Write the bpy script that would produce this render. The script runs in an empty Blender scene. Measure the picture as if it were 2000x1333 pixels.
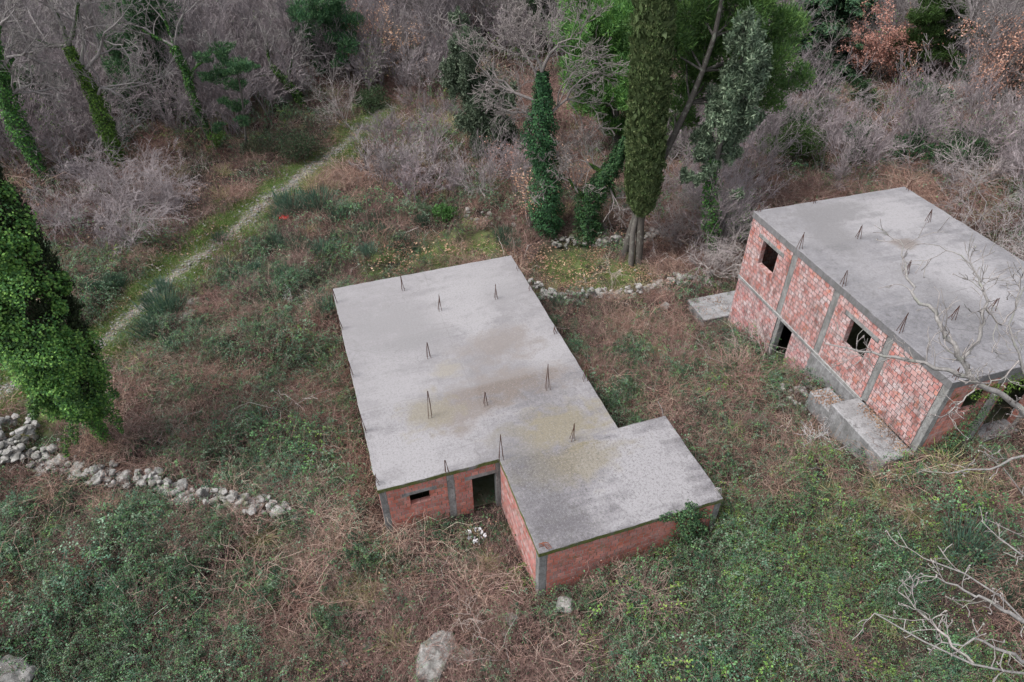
import bpy, math, random
import numpy as np
from mathutils import Vector, Matrix
PI = math.pi
sc = bpy.context.scene
COL = sc.collection

# ------------------------------------------------------------------ camera, sky, sun, exposure
FPX, PITCH, ROLL, CAMZ = 1329.0188, 0.69077574, -0.01082886, 22.4
cam_data = bpy.data.cameras.new('camera')
cam_data.sensor_width = 36.0
cam_data.lens = FPX * 36.0 / 2000.0
cam_data.clip_end = 3000.0
cam = bpy.data.objects.new('camera', cam_data)
COL.objects.link(cam)
cam.matrix_world = Matrix.Translation((0, 0, CAMZ)) @ Matrix.Rotation(PI/2 - PITCH, 4, 'X') @ Matrix.Rotation(ROLL, 4, 'Z')
sc.camera = cam

SUN_EL, SUN_AZ = math.radians(58), math.radians(250)      # azimuth: clockwise from north (+Y)
world = bpy.data.worlds.new('World'); sc.world = world; world.use_nodes = True
wn, wl = world.node_tree.nodes, world.node_tree.links
bg = wn['Background']; sky = wn.new('ShaderNodeTexSky'); sky.sky_type = 'NISHITA'; sky.sun_disc = False
sky.sun_elevation = SUN_EL; sky.sun_rotation = SUN_AZ; sky.air_density = 1.0; sky.dust_density = 3.0; sky.ozone_density = 1.0
hs = wn.new('ShaderNodeHueSaturation'); hs.inputs['Saturation'].default_value = 0.32   # overcast: grey sky
wl.new(sky.outputs[0], hs.inputs['Color']); wl.new(hs.outputs[0], bg.inputs['Color'])
bg.inputs['Strength'].default_value = 0.12
sd = bpy.data.lights.new('sun', 'SUN'); sd.energy = 1.5; sd.angle = math.radians(22); sd.color = (1.0, 0.96, 0.92)
sun = bpy.data.objects.new('sun', sd); COL.objects.link(sun)
dv = Vector((math.sin(SUN_AZ)*math.cos(SUN_EL), math.cos(SUN_AZ)*math.cos(SUN_EL), math.sin(SUN_EL)))
sun.rotation_euler = dv.to_track_quat('Z', 'Y').to_euler(); sun.location = (0, 0, 60)
sc.view_settings.view_transform = 'Standard'; sc.view_settings.look = 'None'
sc.view_settings.gamma = 1.0; sc.view_settings.exposure = 1.08

# ------------------------------------------------------------------ pixel <-> place (positions measured on the photograph)
SP, CP, SR, CR = math.sin(PITCH), math.cos(PITCH), math.sin(ROLL), math.cos(ROLL)
CAM = np.array([0, 0, CAMZ])
def ray(px, py):
    dx, dy = px - 1000, py - 666.5
    x, y = CR*dx + SR*dy, -SR*dx + CR*dy
    u = -y / FPX
    return np.array([x/FPX, CP + u*SP, -SP + u*CP])
def topx(P):
    P = np.atleast_2d(P); X, Y, Z = P[:, 0], P[:, 1], P[:, 2] - CAMZ
    d = Y*CP - Z*SP; u = Y*SP + Z*CP; d = np.where(d < .1, .1, d)
    x, y = FPX*X/d, -FPX*u/d
    return np.stack([1000 + CR*x - SR*y, 666.5 + SR*x + CR*y], 1)
def atz(px, py, z):
    d = ray(px, py); return CAM + d*((z - CAMZ)/d[2])
def atd(px, py, t): return CAM + ray(px, py)*t
class Frame:
    def __init__(s, x, y, th):
        s.o = np.array([x, y, 0.]); s.u = np.array([math.sin(th), -math.cos(th), 0]); s.v = np.array([math.cos(th), math.sin(th), 0])
        s.rz = math.atan2(s.u[1], s.u[0])
    def w(s, a, b, z=0.): return s.o + s.u*a + s.v*b + np.array([0, 0, z])
    def loc(s, x, y): dx, dy = x - s.o[0], y - s.o[1]; return dx*s.u[0] + dy*s.u[1], dx*s.v[0] + dy*s.v[1]
F1 = Frame(-8.9294, 27.8340, 0.314909)
F2 = Frame(10.8132, 26.9398, 0.277494)
B1Z = 2.9; B2Z = 7.48; B1L, B1W, B1L2, B1G, B1W2 = 13.17, 9.40, 17.43, 4.55, 11.45; B2L, B2W = 11.66, 8.0

# ------------------------------------------------------------------ terrain
cp = [(-9,28,.3),(-10.5,22,.2),(-6,14.5,.3),(-.5,15.8,0),(.8,12.3,0),(4,13.2,.5),(7.6,14.6,1.0),(6.3,19.3,.9),(4.5,25,.6),(0,31.5,.5),
 (0,9,.3),(-8,10,.7),(-16,10,1.1),(6,8,.7),(11,9.5,1.9),(-15,16,.5),(-17,20,.3),(-21,30,.3),(-30,30,.9),(0,40,.7),(-14,50,.8),
 (-28,46,1.3),(14,40,1.6),(26,33,4.2),(30,50,4.2),(0,70,2.),(-40,80,3.5),(38,80,7),(0,100,5),(70,110,12),(-70,110,7),(20,60,3.2),
 (-45,45,2),(-45,15,2),(0,-5,.8),(-30,-5,2),(20,0,5),(30,15,6),(45,30,9),(0,180,16),(-120,180,18),(130,180,26),(-120,40,5),(120,40,20),(0,-60,2),(-80,-40,3),(80,-40,12),
 (0,420,60),(-300,420,60),(300,420,80),(-350,100,22),(350,100,60),(7.6,34,1.0)]
for a, b, z in [(-.6,-.6,1.3),(0,1,1.4),(1.5,-.5,1.6),(3.3,-.5,1.75),(4.8,-.5,1.95),(5.9,-.5,2.6),(7.4,-.5,3.0),(7.0,-3,2.1),(8.9,-1.9,2.75),(11.6,-1.9,3.1),
                (11.5,-4,1.7),(14,-2,3.1),(13,2,4.1),(13.5,6,4.4),(-2.6,2,1.35),(-2.4,-1,1.15),(-1,-2,1.2),(-2,6,1.9),(0,9.5,3.0),(6,9.5,4.2),(11,9.5,4.8),(3,-5,1.3)]:
    P = F2.w(a, b, z); cp.append(tuple(P))
cp = np.array(cp, float)
def tk(r2): return np.where(r2 > 1e-9, .5*r2*np.log(r2 + 1e-12), 0)
_n = len(cp); _D2 = ((cp[:, None, :2] - cp[None, :, :2])**2).sum(2)
_A = np.zeros((_n+3, _n+3)); _A[:_n, :_n] = tk(_D2) + np.eye(_n)*.5; _A[:_n, _n] = 1; _A[:_n, _n+1:] = cp[:, :2]; _A[_n, :_n] = 1; _A[_n+1:, :_n] = cp[:, :2].T
_w = np.linalg.solve(_A, np.concatenate([cp[:, 2], np.zeros(3)]))
_r = np.random.RandomState(5)
_ns = [(a*np.cos(t), a*np.sin(t), ph, 1/a**.8) for a, t, ph in zip(np.geomspace(.5, 7, 26), _r.uniform(0, 6.28, 26), _r.uniform(0, 6.28, 26))]
def bumps(x, y):
    s = 0
    for kx, ky, ph, am in _ns: s = s + am*np.sin(kx*x + ky*y + ph + .7*np.sin(ky*x*.6 - kx*y*.5))
    return s*.16
PD = None
def T(x, y):
    x = np.asarray(x, float); y = np.asarray(y, float); sh = x.shape; xf, yf = x.ravel(), y.ravel()
    z = np.empty(len(xf))
    for i in range(0, len(xf), 20000):
        a, b = xf[i:i+20000], yf[i:i+20000]
        d2 = (a[:, None]-cp[None, :, 0])**2 + (b[:, None]-cp[None, :, 1])**2
        z[i:i+20000] = tk(d2)@_w[:_n] + _w[_n] + _w[_n+1]*a + _w[_n+2]*b
    z = z + bumps(xf, yf)*.22
    a, b = F1.loc(xf, yf); f1 = np.clip(np.minimum(np.maximum(np.maximum(-a, a-B1L2), np.maximum(-b, b-B1W2)), 9)/1.2, 0, 1)
    a2, b2 = F2.loc(xf, yf); f2 = np.clip((np.maximum(np.maximum(-a2, a2-B2L), np.maximum(-b2, b2-B2W))-.4)/1.5, 0, 1); fp = 1 if PD is None else np.clip((poly_dist(xf, yf, PD)-.9)/1.5, 0, 1)
    hb = bumps(xf*1.15+40, yf*1.15-12); z = z + (np.clip(hb, -.25, .9)*.62 + np.clip(bumps(xf*2.6, yf*2.6+5), -.3, .6)*.28)*f1*f2*fp*np.clip((60-yf)/25, .3, 1)
    in1 = (a > .12) & (a < B1L-.12) & (b > .12) & (b < B1W-.12) | (a >= B1L-.3) & (a < B1L2-.12) & (b > B1G+.12) & (b < B1W2-.12)
    z = np.where(in1, np.minimum(z, -.02), z)
    a, b = F2.loc(xf, yf); in2 = (a > .12) & (a < B2L-.12) & (b > .12) & (b < B2W-.12)
    z = np.where(in2, np.minimum(z, 1.6), z)
    return z.reshape(sh)
def T1(x, y): return float(T(np.array([x]), np.array([y]))[0])
def gnd(px, py):
    d = ray(px, py); t = np.linspace(12, 260, 2500); P = CAM + d*t[:, None]
    i = np.argmax(P[:, 2] < T(P[:, 0], P[:, 1])); t = np.linspace(t[max(i-1, 0)], t[i], 30); P = CAM + d*t[:, None]
    i = np.argmax(P[:, 2] < T(P[:, 0], P[:, 1])); return P[i]
def inpoly(P, poly):
    x, y = P[:, 0], P[:, 1]; c = np.zeros(len(P), bool); n = len(poly)
    for i in range(n):
        (x0, y0), (x1, y1) = poly[i], poly[(i+1) % n]
        c ^= ((y0 > y) != (y1 > y)) & (x < (x1-x0)*(y-y0)/(y1-y0+1e-12) + x0)
    return c
def poly_dist(x, y, pl):
    best = np.full(np.shape(x), 1e9)
    for (x0, y0), (x1, y1) in zip(pl[:-1], pl[1:]):
        dx, dy = x1-x0, y1-y0; t = np.clip(((x-x0)*dx+(y-y0)*dy)/(dx*dx+dy*dy), 0, 1)
        best = np.minimum(best, np.hypot(x-x0-t*dx, y-y0-t*dy))
    return best
PATH = [gnd(*p)[:2] for p in [(-160,850),(0,775),(90,725),(200,668),(255,625),(300,570),(345,520),(420,475),(500,410),(530,375),(590,335),(645,305),(665,285),(720,240),(760,205)]]

PD = PATH
# ------------------------------------------------------------------ materials
class NT:
    def __init__(s, name):
        s.m = bpy.data.materials.new(name); s.m.use_nodes = True; s.t = s.m.node_tree; s.n = s.t.nodes; s.l = s.t.links
        s.p = s.n['Principled BSDF']; s.p.inputs['Specular IOR Level'].default_value = .25
    def set(s, node, key, v):
        if v is None: return
        if isinstance(v, bpy.types.NodeSocket): s.l.new(v, node.inputs[key])
        elif isinstance(v, (tuple, list)) and len(v) == 3 and node.inputs[key].type == 'RGBA': node.inputs[key].default_value = (*v, 1)
        else: node.inputs[key].default_value = v
    def coord(s, k='Object'): return s.n.new('ShaderNodeTexCoord').outputs[k]
    def mapg(s, vec, scale=(1,1,1), loc=(0,0,0)):
        n = s.n.new('ShaderNodeMapping'); s.l.new(vec, n.inputs[0]); n.inputs['Scale'].default_value = scale; n.inputs['Location'].default_value = loc; return n.outputs[0]
    def noise(s, vec, sc, det=4, rough=.55, dist=0, col=False):
        n = s.n.new('ShaderNodeTexNoise'); s.l.new(vec, n.inputs['Vector']); n.inputs['Scale'].default_value = sc; n.inputs['Detail'].default_value = det
        n.inputs['Roughness'].default_value = rough; n.inputs['Distortion'].default_value = dist; return n.outputs['Color' if col else 'Fac']
    def voro(s, vec, sc, out='Distance', feat='F1'):
        n = s.n.new('ShaderNodeTexVoronoi'); n.feature = feat; s.l.new(vec, n.inputs['Vector']); n.inputs['Scale'].default_value = sc; return n.outputs[out]
    def math(s, op, a, b=None, c=None, cl=False):
        n = s.n.new('ShaderNodeMath'); n.operation = op; n.use_clamp = cl
        for i, v in enumerate((a, b, c)): s.set(n, i, v)
        return n.outputs[0]
    def rng(s, v, a, b, c=0., d=1.):
        n = s.n.new('ShaderNodeMapRange'); s.l.new(v, n.inputs[0])
        for i, x in enumerate((a, b, c, d)): n.inputs[i+1].default_value = x
        return n.outputs[0]
    def mix(s, f, a, b, mode='MIX'):
        n = s.n.new('ShaderNodeMix'); n.data_type = 'RGBA'; n.blend_type = mode
        s.set(n, 0, f); s.set(n, 6, a); s.set(n, 7, b); return n.outputs[2]
    def attr(s, name, o='Color'): n = s.n.new('ShaderNodeAttribute'); n.attribute_name = name; return n.outputs[o]
    def bump(s, h, st=.5, d=.02):
        n = s.n.new('ShaderNodeBump'); s.l.new(h, n.inputs['Height']); n.inputs['Strength'].default_value = st; n.inputs['Distance'].default_value = d
        s.l.new(n.outputs[0], s.p.inputs['Normal'])
    def fin(s, col, rough=.85): s.set(s.p, 'Base Color', col); s.set(s.p, 'Roughness', rough); return s.m
    def rnd(s): return s.n.new('ShaderNodeObjectInfo').outputs['Random']

def leaf_mat(name, var=.25, trans=.25, rough=.6, ns=.9):
    t = NT(name); c = t.attr('Col'); r = t.rnd(); v = t.rng(r, 0, 1, 1-var, 1+var)
    h = t.n.new('ShaderNodeHueSaturation'); t.l.new(v, h.inputs['Value']); t.l.new(c, h.inputs['Color']); t.l.new(t.rng(r, 0, 1, .485, .515), h.inputs['Hue'])
    col = h.outputs[0]; m = t.fin(col, rough)
    if trans:
        tr = t.n.new('ShaderNodeBsdfTranslucent'); t.l.new(col, tr.inputs[0]); ms = t.n.new('ShaderNodeMixShader'); ms.inputs[0].default_value = trans
        t.l.new(t.p.outputs[0], ms.inputs[1]); t.l.new(tr.outputs[0], ms.inputs[2]); t.l.new(ms.outputs[0], t.n['Material Output'].inputs[0])
    return m
M_leaf = leaf_mat('leaf'); M_twig = leaf_mat('twig', .22, 0, .85)
def bark_mat():
    t = NT('bark'); c = t.attr('Col'); o = t.coord(); n = t.noise(t.mapg(o, (6, 6, 1.5)), 3, 5, .7)
    n2 = t.noise(o, 4, 3)
    c2 = t.mix(t.rng(n, .35, .7), t.mix(.5, c, (.03, .028, .026)), c); c3 = t.mix(t.rng(n2, .56, .66, 0, .6), c2, (.24, .25, .21)); t.bump(n, .6, .03); return t.fin(c3, .9)
M_bark = bark_mat()
def concrete(name, base, dark, stain, blobs=(), moss=True, sp=1.0, joints=()):
    t = NT(name); o = t.coord(); joint = None; g = t.n.new('ShaderNodeNewGeometry').outputs['Normal']
    sx = t.n.new('ShaderNodeSeparateXYZ'); t.l.new(g, sx.inputs[0])
    big = t.noise(o, .28, 3, .55, .6); mid = t.noise(o, 1.1, 6, .65, .4); fine = t.noise(o, 11, 6, .8); spk = t.noise(o, 34, 3, .8)
    streak = t.noise(t.mapg(o, (1.6, .35, 1)), 1.2, 5, .65, .3)
    c = t.mix(t.rng(big, .34, .56, .3, 1), dark, base); m2 = t.noise(o, 3.2, 7, .8, .5); c = t.mix(t.rng(m2, .50, .36, 0, .95), c, (.105, .10, .102)); c = t.mix(t.rng(m2, .54, .68, 0, .5), c, (.26, .252, .26)); lines = joint
    c = t.mix(t.rng(mid, .50, .68, 0, .6), c, t.mix(.5, base, (.27, .26, .27)))
    c = t.mix(t.rng(streak, .47, .66, 0, .75), c, dark)
    if blobs:
        wv = t.n.new('ShaderNodeVectorMath'); wv.operation = 'ADD'; t.l.new(o, wv.inputs[0]); wc = t.n.new('ShaderNodeVectorMath'); wc.operation = 'SCALE'; t.l.new(t.noise(o, 1.1, 5, .6, 0, True), wc.inputs[0]); wc.inputs['Scale'].default_value = .9; t.l.new(wc.outputs[0], wv.inputs[1])
        cr = t.voro(wv.outputs[0], .33, 'Distance', 'DISTANCE_TO_EDGE'); c = t.mix(t.math('MULTIPLY', t.rng(cr, .002, .007, .8, 0), t.rng(big, .45, .55)), c, (.06, .056, .055))
        pd_ = t.noise(o, .9, 3, .5, .2); ring = t.math('ABSOLUTE', t.math('SUBTRACT', pd_, .56)); c = t.mix(t.rng(ring, .002, .018, .35, 0), c, (.11, .105, .10))
    for bx, by, rx, ry, col, st in blobs:
        v = t.mapg(o, (1/rx, 1/ry, 0), (-bx/rx, -by/ry, 0)); ln = t.n.new('ShaderNodeVectorMath'); ln.operation = 'LENGTH'; t.l.new(v, ln.inputs[0])
        d = t.math('ADD', ln.outputs['Value'], t.math('ADD', t.rng(mid, .25, .75, -.8, .8), t.rng(streak, .25, .75, -.6, .6))); f = t.rng(d, .6, 1.5, min(1, st*1.5), 0); c = t.mix(f, c, col)
    if stain: c = t.mix(t.rng(t.noise(o, .8, 5, .7, 1.), .56, .72, 0, .5), c, stain)
    c = t.mix(t.rng(fine, .49, .37, 0, .7*sp), c, (.085, .08, .078)); c = t.mix(t.rng(fine, .55, .68, 0, .5*sp), c, (.33, .32, .325))
    c = t.mix(t.rng(spk, .42, .34, 0, .8*sp), c, (.045, .042, .042)); c = t.mix(t.rng(spk, .61, .70, 0, .6*sp), c, (.45, .44, .44))
    if joints:
        so = t.n.new('ShaderNodeSeparateXYZ'); t.l.new(o, so.inputs[0]); w = t.rng(t.noise(o, 2.5, 3), .2, .8, -.06, .06)
        for ax, v, s0 in joints:
            d = t.math('ABSOLUTE', t.math('SUBTRACT', t.math('ADD', so.outputs[ax], w), v)); c = t.mix(t.math('MULTIPLY', t.rng(d, .008, .035, s0, 0), t.rng(mid, .35, .55)), c, (.10, .095, .09)); c = t.mix(t.rng(t.math('SUBTRACT', t.math('ADD', so.outputs[ax], w), v), 0, .28, s0*.35, 0), c, (.30, .29, .295))
    side = t.rng(t.math('ABSOLUTE', sx.outputs[2]), .5, .8, 1, 0)
    vs = t.noise(t.mapg(o, (2.2, 2.2, .7)), 1.3, 6, .75, .4)
    c = t.mix(t.math('MULTIPLY', side, t.rng(vs, .4, .62, .15, .75)), c, (.10, .10, .095))
    if moss:
        ms = t.math('MULTIPLY', side, t.rng(t.noise(o, 1.7, 6, .75), .38, .50, 0, .95)); c = t.mix(ms, c, t.mix(t.rng(fine, .4, .6), (.055, .075, .018), (.12, .13, .035)))
    t.bump(t.math('ADD', fine, t.math('MULTIPLY', spk, .6)), .5, .015); return t.fin(c, .92)
def brick_mat(name, eff, dirt, moss):
    t = NT(name); o = t.coord(); c = t.attr('Col'); n1 = t.noise(o, 2.2, 6, .75, .5); n2 = t.noise(o, 14, 5, .75); n3 = t.noise(o, .7, 4, .6)
    f = t.math('MULTIPLY', t.rng(n1, .38, .56, .0, 1.), t.rng(n2, .34, .56, .0, 1.)); f = t.math('MULTIPLY', f, t.attr('Eff', 'Fac'))
    c = t.mix(t.math('MULTIPLY', f, eff), c, (.54, .47, .47))
    vs = t.noise(t.mapg(o, (2.2, 2.2, .5)), 1.3, 5, .7); c = t.mix(t.rng(vs, .47, .66, 0, dirt), c, (.045, .038, .035))
    c = t.mix(t.rng(n2, .55, .70, 0, .5), c, (.16, .08, .06))
    c = t.mix(t.rng(t.noise(o, 1.3, 6, .8, .3), .56, .66, 0, moss), c, (.07, .085, .02)); t.bump(n2, .5, .012); return t.fin(c, .9)
def simple(name, col, col2, sc=3, rough=.9, b=.4, metal=0):
    t = NT(name); o = t.coord(); n = t.noise(o, sc, 6, .7); t.p.inputs['Metallic'].default_value = metal
    t.bump(n, b, .02); return t.fin(t.mix(t.rng(n, .35, .65), col, col2), rough)
BR = (.125, .095, .075); LT = (.27, .262, .272); DK = (.13, .127, .132)
M_roof1 = concrete('roof_concrete', (.20, .192, .204), (.105, .099, .108), None, [
    (5.0, 5.9, 1.6, .9, LT, .8), (3.2, 5.6, 2.2, 1.3, LT, .7), (1.6, 6.6, 2.0, 1.6, LT, .5), (8.4, 1.6, 2.2, 1.4, LT, .5), (15.2, 9.2, 2.6, 1.9, LT, .85), (12, 1.6, 1.6, 1.6, LT, .7), (11.0, 4.1, .8, 1.6, LT, .6), (7.6, 8.2, 2, 1.1, LT, .6),
    (6.8, 6.6, 1.0, 1.4, BR, .55), (9.4, 6.2, .8, 2.2, BR, .6), (10.4, 3.9, .9, 1.2, BR, .55), (14.2, 7.0, .9, 1.6, (.17, .145, .085), .4), (9.9, 2.6, .9, .9, (.17, .145, .085), .55), (12.4, 7.2, .9, 2.0, (.17, .145, .085), .6), (5.2, 3.1, .6, 1.4, DK, .6), (3.6, 2.0, 1.0, 1.7, DK, .55), (3.4, 7.8, .8, .8, DK, .3), (14.8, 5.6, 1.5, .8, DK, .3), (7.8, 4.0, .5, .5, (.2, .17, .1), .5), (12.6, 5.2, 1.2, .6, DK, .3)], True, 1.0, [(0, 9.0, .7), (0, 4.9, .4), (1, 4.6, .35), (0, 13.2, .5)])
M_roof2 = concrete('roof_concrete_pale', (.20, .195, .208), (.132, .13, .14), None, [
    (2.0, 5.0, 1.6, 2.2, LT, .8), (6.5, 5.0, 3.0, 1.6, LT, .7), (5.5, 2.2, 2.0, .9, LT, .3), (2.5, 2.0, 1.6, .8, DK, .6), (1.2, 3.2, .7, 1.6, DK, .6), (8.5, 3.2, 2, .8, DK, .4), (4.2, 4.6, .35, .5, BR, .5)], False, .6, [(0, 3.3, .4), (0, 7.6, .4)])
M_conc = concrete('column_concrete', (.38, .38, .372), (.27, .27, .266), None, (), False, .7)
M_found = concrete('foundation_concrete', (.36, .36, .37), (.17, .17, .172), None, (), False, .8)
M_brick1 = brick_mat('red_brick', .35, .2, .6); M_brick2 = brick_mat('whitened_brick', .95, .62, .0)
M_brick3 = brick_mat('mossy_brick', .5, .5, .9)
M_mortar = simple('mortar', (.36, .34, .31), (.07, .07, .055), 1.5)
M_mortar2 = simple('grey_mortar', (.13, .125, .125), (.06, .058, .058), 3)
M_inner = simple('inner_plaster', (.16, .17, .12), (.08, .09, .045), 2)
M_rust = simple('rusty_steel', (.065, .035, .028), (.11, .05, .035), 30, .8, .2, .2)
M_white = simple('white_plastic', (.78, .78, .80), (.6, .6, .62), 8, .4)
M_wood = simple('grey_board', (.26, .22, .18), (.16, .13, .11), 6)
def rock_mat():
    t = NT('limestone'); o = t.coord(); n = t.noise(o, 3.5, 7, .72, .3); n2 = t.noise(o, 1.4, 4, .6); n3 = t.noise(o, 16, 4, .7)
    c = t.mix(t.rng(n, .38, .60), (.14, .136, .126), (.36, .35, .335)); c = t.mix(t.rng(n2, .55, .68, 0, .75), c, (.09, .10, .045)); c = t.mix(t.rng(n3, .4, .3, 0, .6), c, (.07, .068, .062))
    t.bump(t.math('ADD', n, t.math('MULTIPLY', n3, .5)), .7, .04); return t.fin(c, .93)
M_rock = rock_mat()
def ground_mat():
    t = NT('soil'); o = t.coord(); n = t.noise(o, .9, 8, .75, .4); n2 = t.noise(o, 5, 6, .8); n3 = t.noise(o, 22, 3, .8); g = t.attr('Grass', 'Fac')
    c = t.mix(t.rng(n, .4, .62), (.024, .019, .017), (.062, .047, .039)); c = t.mix(t.rng(n2, .55, .68, 0, .7), c, (.14, .095, .072)); c = t.mix(t.rng(n3, .60, .70, 0, .5), c, (.28, .20, .15))
    gr = t.mix(t.rng(n2, .4, .62), (.09, .095, .045), (.125, .175, .05)); gf = t.math('MULTIPLY', g, t.rng(n, .38, .52)); c = t.mix(gf, c, gr)
    c = t.mix(t.rng(t.noise(o, .5, 5, .7), .52, .60, 0, .45), c, (.05, .062, .026)); t.bump(t.math('ADD', n2, n3), .8, .06); return t.fin(c, .97)
M_soil = ground_mat()
def path_mat():
    t = NT('path_gravel'); o = t.coord(); n = t.noise(o, 1.6, 6, .7); v = t.voro(o, 7, 'Color'); d = t.voro(o, 7); n2 = t.noise(o, 25, 3, .7)
    c = t.mix(t.rng(n, .4, .6), (.12, .10, .078), (.20, .175, .145)); st = t.mix(.5, c, t.mix(1, v, (.5, .48, .45), 'MULTIPLY')); c = t.mix(t.rng(d, .35, .2), c, st)
    ed = t.math('ADD', t.attr('Eff', 'Fac'), t.rng(t.noise(o, 1.3, 6, .8), .3, .7, -.8, .95)); c = t.mix(t.rng(ed, .32, .5), c, t.mix(t.rng(n2, .4, .6), (.10, .085, .06), (.10, .15, .04))); c = t.mix(t.rng(n2, .6, .72, 0, .6), c, (.5, .48, .45)); t.bump(t.math('SUBTRACT', n2, d), .8, .03); return t.fin(c, .95)
M_path = path_mat()

# ------------------------------------------------------------------ mesh builder
def nrm(a): a = np.asarray(a, float); return a/np.maximum(np.linalg.norm(a, axis=-1, keepdims=True), 1e-9)
class MB:
    def __init__(s): s.V = []; s.F = []; s.C = []; s.n = 0; s.E = []
    def add(s, v, f, c=(.5, .5, .5), e=None):
        v = np.asarray(v, float); f = np.asarray(f, int); c = np.asarray(c, float)
        if c.ndim == 1: c = np.tile(c, (len(v), 1))
        s.V.append(v); s.F.append(f + s.n); s.C.append(c); s.E.append(np.full(len(v), 0. if e is None else e) if np.ndim(e) == 0 else e); s.n += len(v)
    def tube(s, pts, rad, sides=3, c=(.2, .17, .16)):
        pts = np.asarray(pts, float); n = len(pts); rad = np.broadcast_to(rad, (n,))
        d = nrm(np.gradient(pts, axis=0)); ref = np.array([.31, .17, .93]) if abs(d[0, 2]) < .8 else np.array([.95, .2, .1])
        a = nrm(np.cross(d, ref)); b = np.cross(d, a); th = np.arange(sides)*2*PI/sides
        v = pts[:, None] + rad[:, None, None]*(a[:, None]*np.cos(th)[None, :, None] + b[:, None]*np.sin(th)[None, :, None])
        i = np.arange(n-1)[:, None]*sides; j = np.arange(sides)[None]; k = (j+1) % sides
        f = np.stack([i+j, i+k, i+sides+k, i+sides+j], -1).reshape(-1, 4)
        s.add(v.reshape(-1, 3), f, c)
    def leaves(s, c, d, n, L, W, col):
        c = np.asarray(c, float); N = len(c); d = nrm(d); sd = nrm(np.cross(n, d)); L = np.broadcast_to(L, (N,))[:, None]; W = np.broadcast_to(W, (N,))[:, None]
        v = np.stack([c - d*L*.5, c + sd*W*.5 + d*L*.05, c + d*L*.5, c - sd*W*.5 + d*L*.05], 1).reshape(-1, 3)
        s.add(v, np.arange(N*4).reshape(-1, 4), np.repeat(np.broadcast_to(col, (N, 3)), 4, 0))
    def box(s, x0, y0, z0, x1, y1, z1, c=(.5, .5, .5), e=0.):
        v = [(x, y, z) for z in (z0, z1) for y in (y0, y1) for x in (x0, x1)]
        s.add(v, [(0, 2, 3, 1), (4, 5, 7, 6), (0, 1, 5, 4), (2, 6, 7, 3), (0, 4, 6, 2), (1, 3, 7, 5)], c, e)
    def mesh(s, name, mat, smooth=False):
        me = bpy.data.meshes.new(name)
        V = np.concatenate(s.V); me.vertices.add(len(V)); me.vertices.foreach_set('co', V.astype(np.float32).ravel())
        tot = np.concatenate([np.full(len(f), f.shape[1]) for f in s.F]); lp = np.concatenate([f.ravel() for f in s.F])
        me.loops.add(len(lp)); me.loops.foreach_set('vertex_index', lp.astype(np.int32)); me.polygons.add(len(tot))
        st = np.concatenate([[0], np.cumsum(tot)[:-1]]); me.polygons.foreach_set('loop_start', st.astype(np.int32)); me.polygons.foreach_set('loop_total', tot.astype(np.int32))
        me.polygons.foreach_set('use_smooth', np.full(len(tot), bool(smooth)))
        C = np.concatenate(s.C); a = me.color_attributes.new('Col', 'FLOAT_COLOR', 'POINT'); a.data.foreach_set('color', np.concatenate([C, np.ones((len(C), 1))], 1).astype(np.float32).ravel())
        E = np.concatenate(s.E)
        if E.any(): a = me.attributes.new('Eff', 'FLOAT', 'POINT'); a.data.foreach_set('value', E.astype(np.float32))
        me.update(calc_edges=True); me.materials.append(mat); return me
    def build(s, name, mat, parent=None, smooth=False, loc=None):
        o = bpy.data.objects.new(name, s.mesh(name, mat, smooth)); COL.objects.link(o)
        if parent: o.parent = parent
        if loc is not None: o.location = loc
        return o
def tag(o, label, cat, group=None, kind=None):
    if label: o['label'] = label
    if cat: o['category'] = cat
    if group: o['group'] = group
    if kind: o['kind'] = kind
    return o
def empty(name, loc, label, cat, group=None, rz=0):
    o = bpy.data.objects.new(name, None); COL.objects.link(o); o.location = loc; o.rotation_euler = (0, 0, rz); return tag(o, label, cat, group)

# ------------------------------------------------------------------ ground sheet and path
def axis(a, b, st, lo, hi):
    m = list(np.arange(a, b+1e-6, st)); s = st; x = m[-1]
    while x < hi: s *= 1.17; x += s; m.append(x)
    s = st; x = m[0]
    while x > lo: s *= 1.17; x -= s; m.insert(0, x)
    return np.array(m)
xs, ys = axis(-30, 30, .24, -450, 450), axis(5, 58, .24, -120, 520)
GX, GY = np.meshgrid(xs, ys); GZ = T(GX, GY); nx, ny = len(xs), len(ys)
g = MB(); I = (np.arange(ny-1)[:, None]*nx + np.arange(nx-1)[None]).ravel()
g.add(np.stack([GX.ravel(), GY.ravel(), GZ.ravel()], 1), np.stack([I, I+1, I+nx+1, I+nx], 1))
GRASS = [(1120,530,2.6),(1210,540,1.8),(860,490,2.5),(760,500,2.0),(950,480,2),(1190,560,1.5),(30,770,3),(120,760,2.2),(60,830,2)]
GRW = [(gnd(a, b)[:2], r) for a, b, r in GRASS]
def grass_amt(x, y):
    v = np.clip(1.5 - poly_dist(x, y, PATH)/2.2, 0, 1)*np.clip(.75+bumps(x*1.3, y*1.3)*1.6, .25, 1)
    for (a, b), r in GRW: v = np.maximum(v, np.clip(1.3 - np.hypot(x-a, y-b)/r, 0, 1))
    return v
ground = g.build('ground', M_soil, smooth=True); tag(ground, None, None, None, 'structure')
a = ground.data.attributes.new('Grass', 'FLOAT', 'POINT'); a.data.foreach_set('value', grass_amt(GX.ravel(), GY.ravel()).astype(np.float32))
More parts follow.
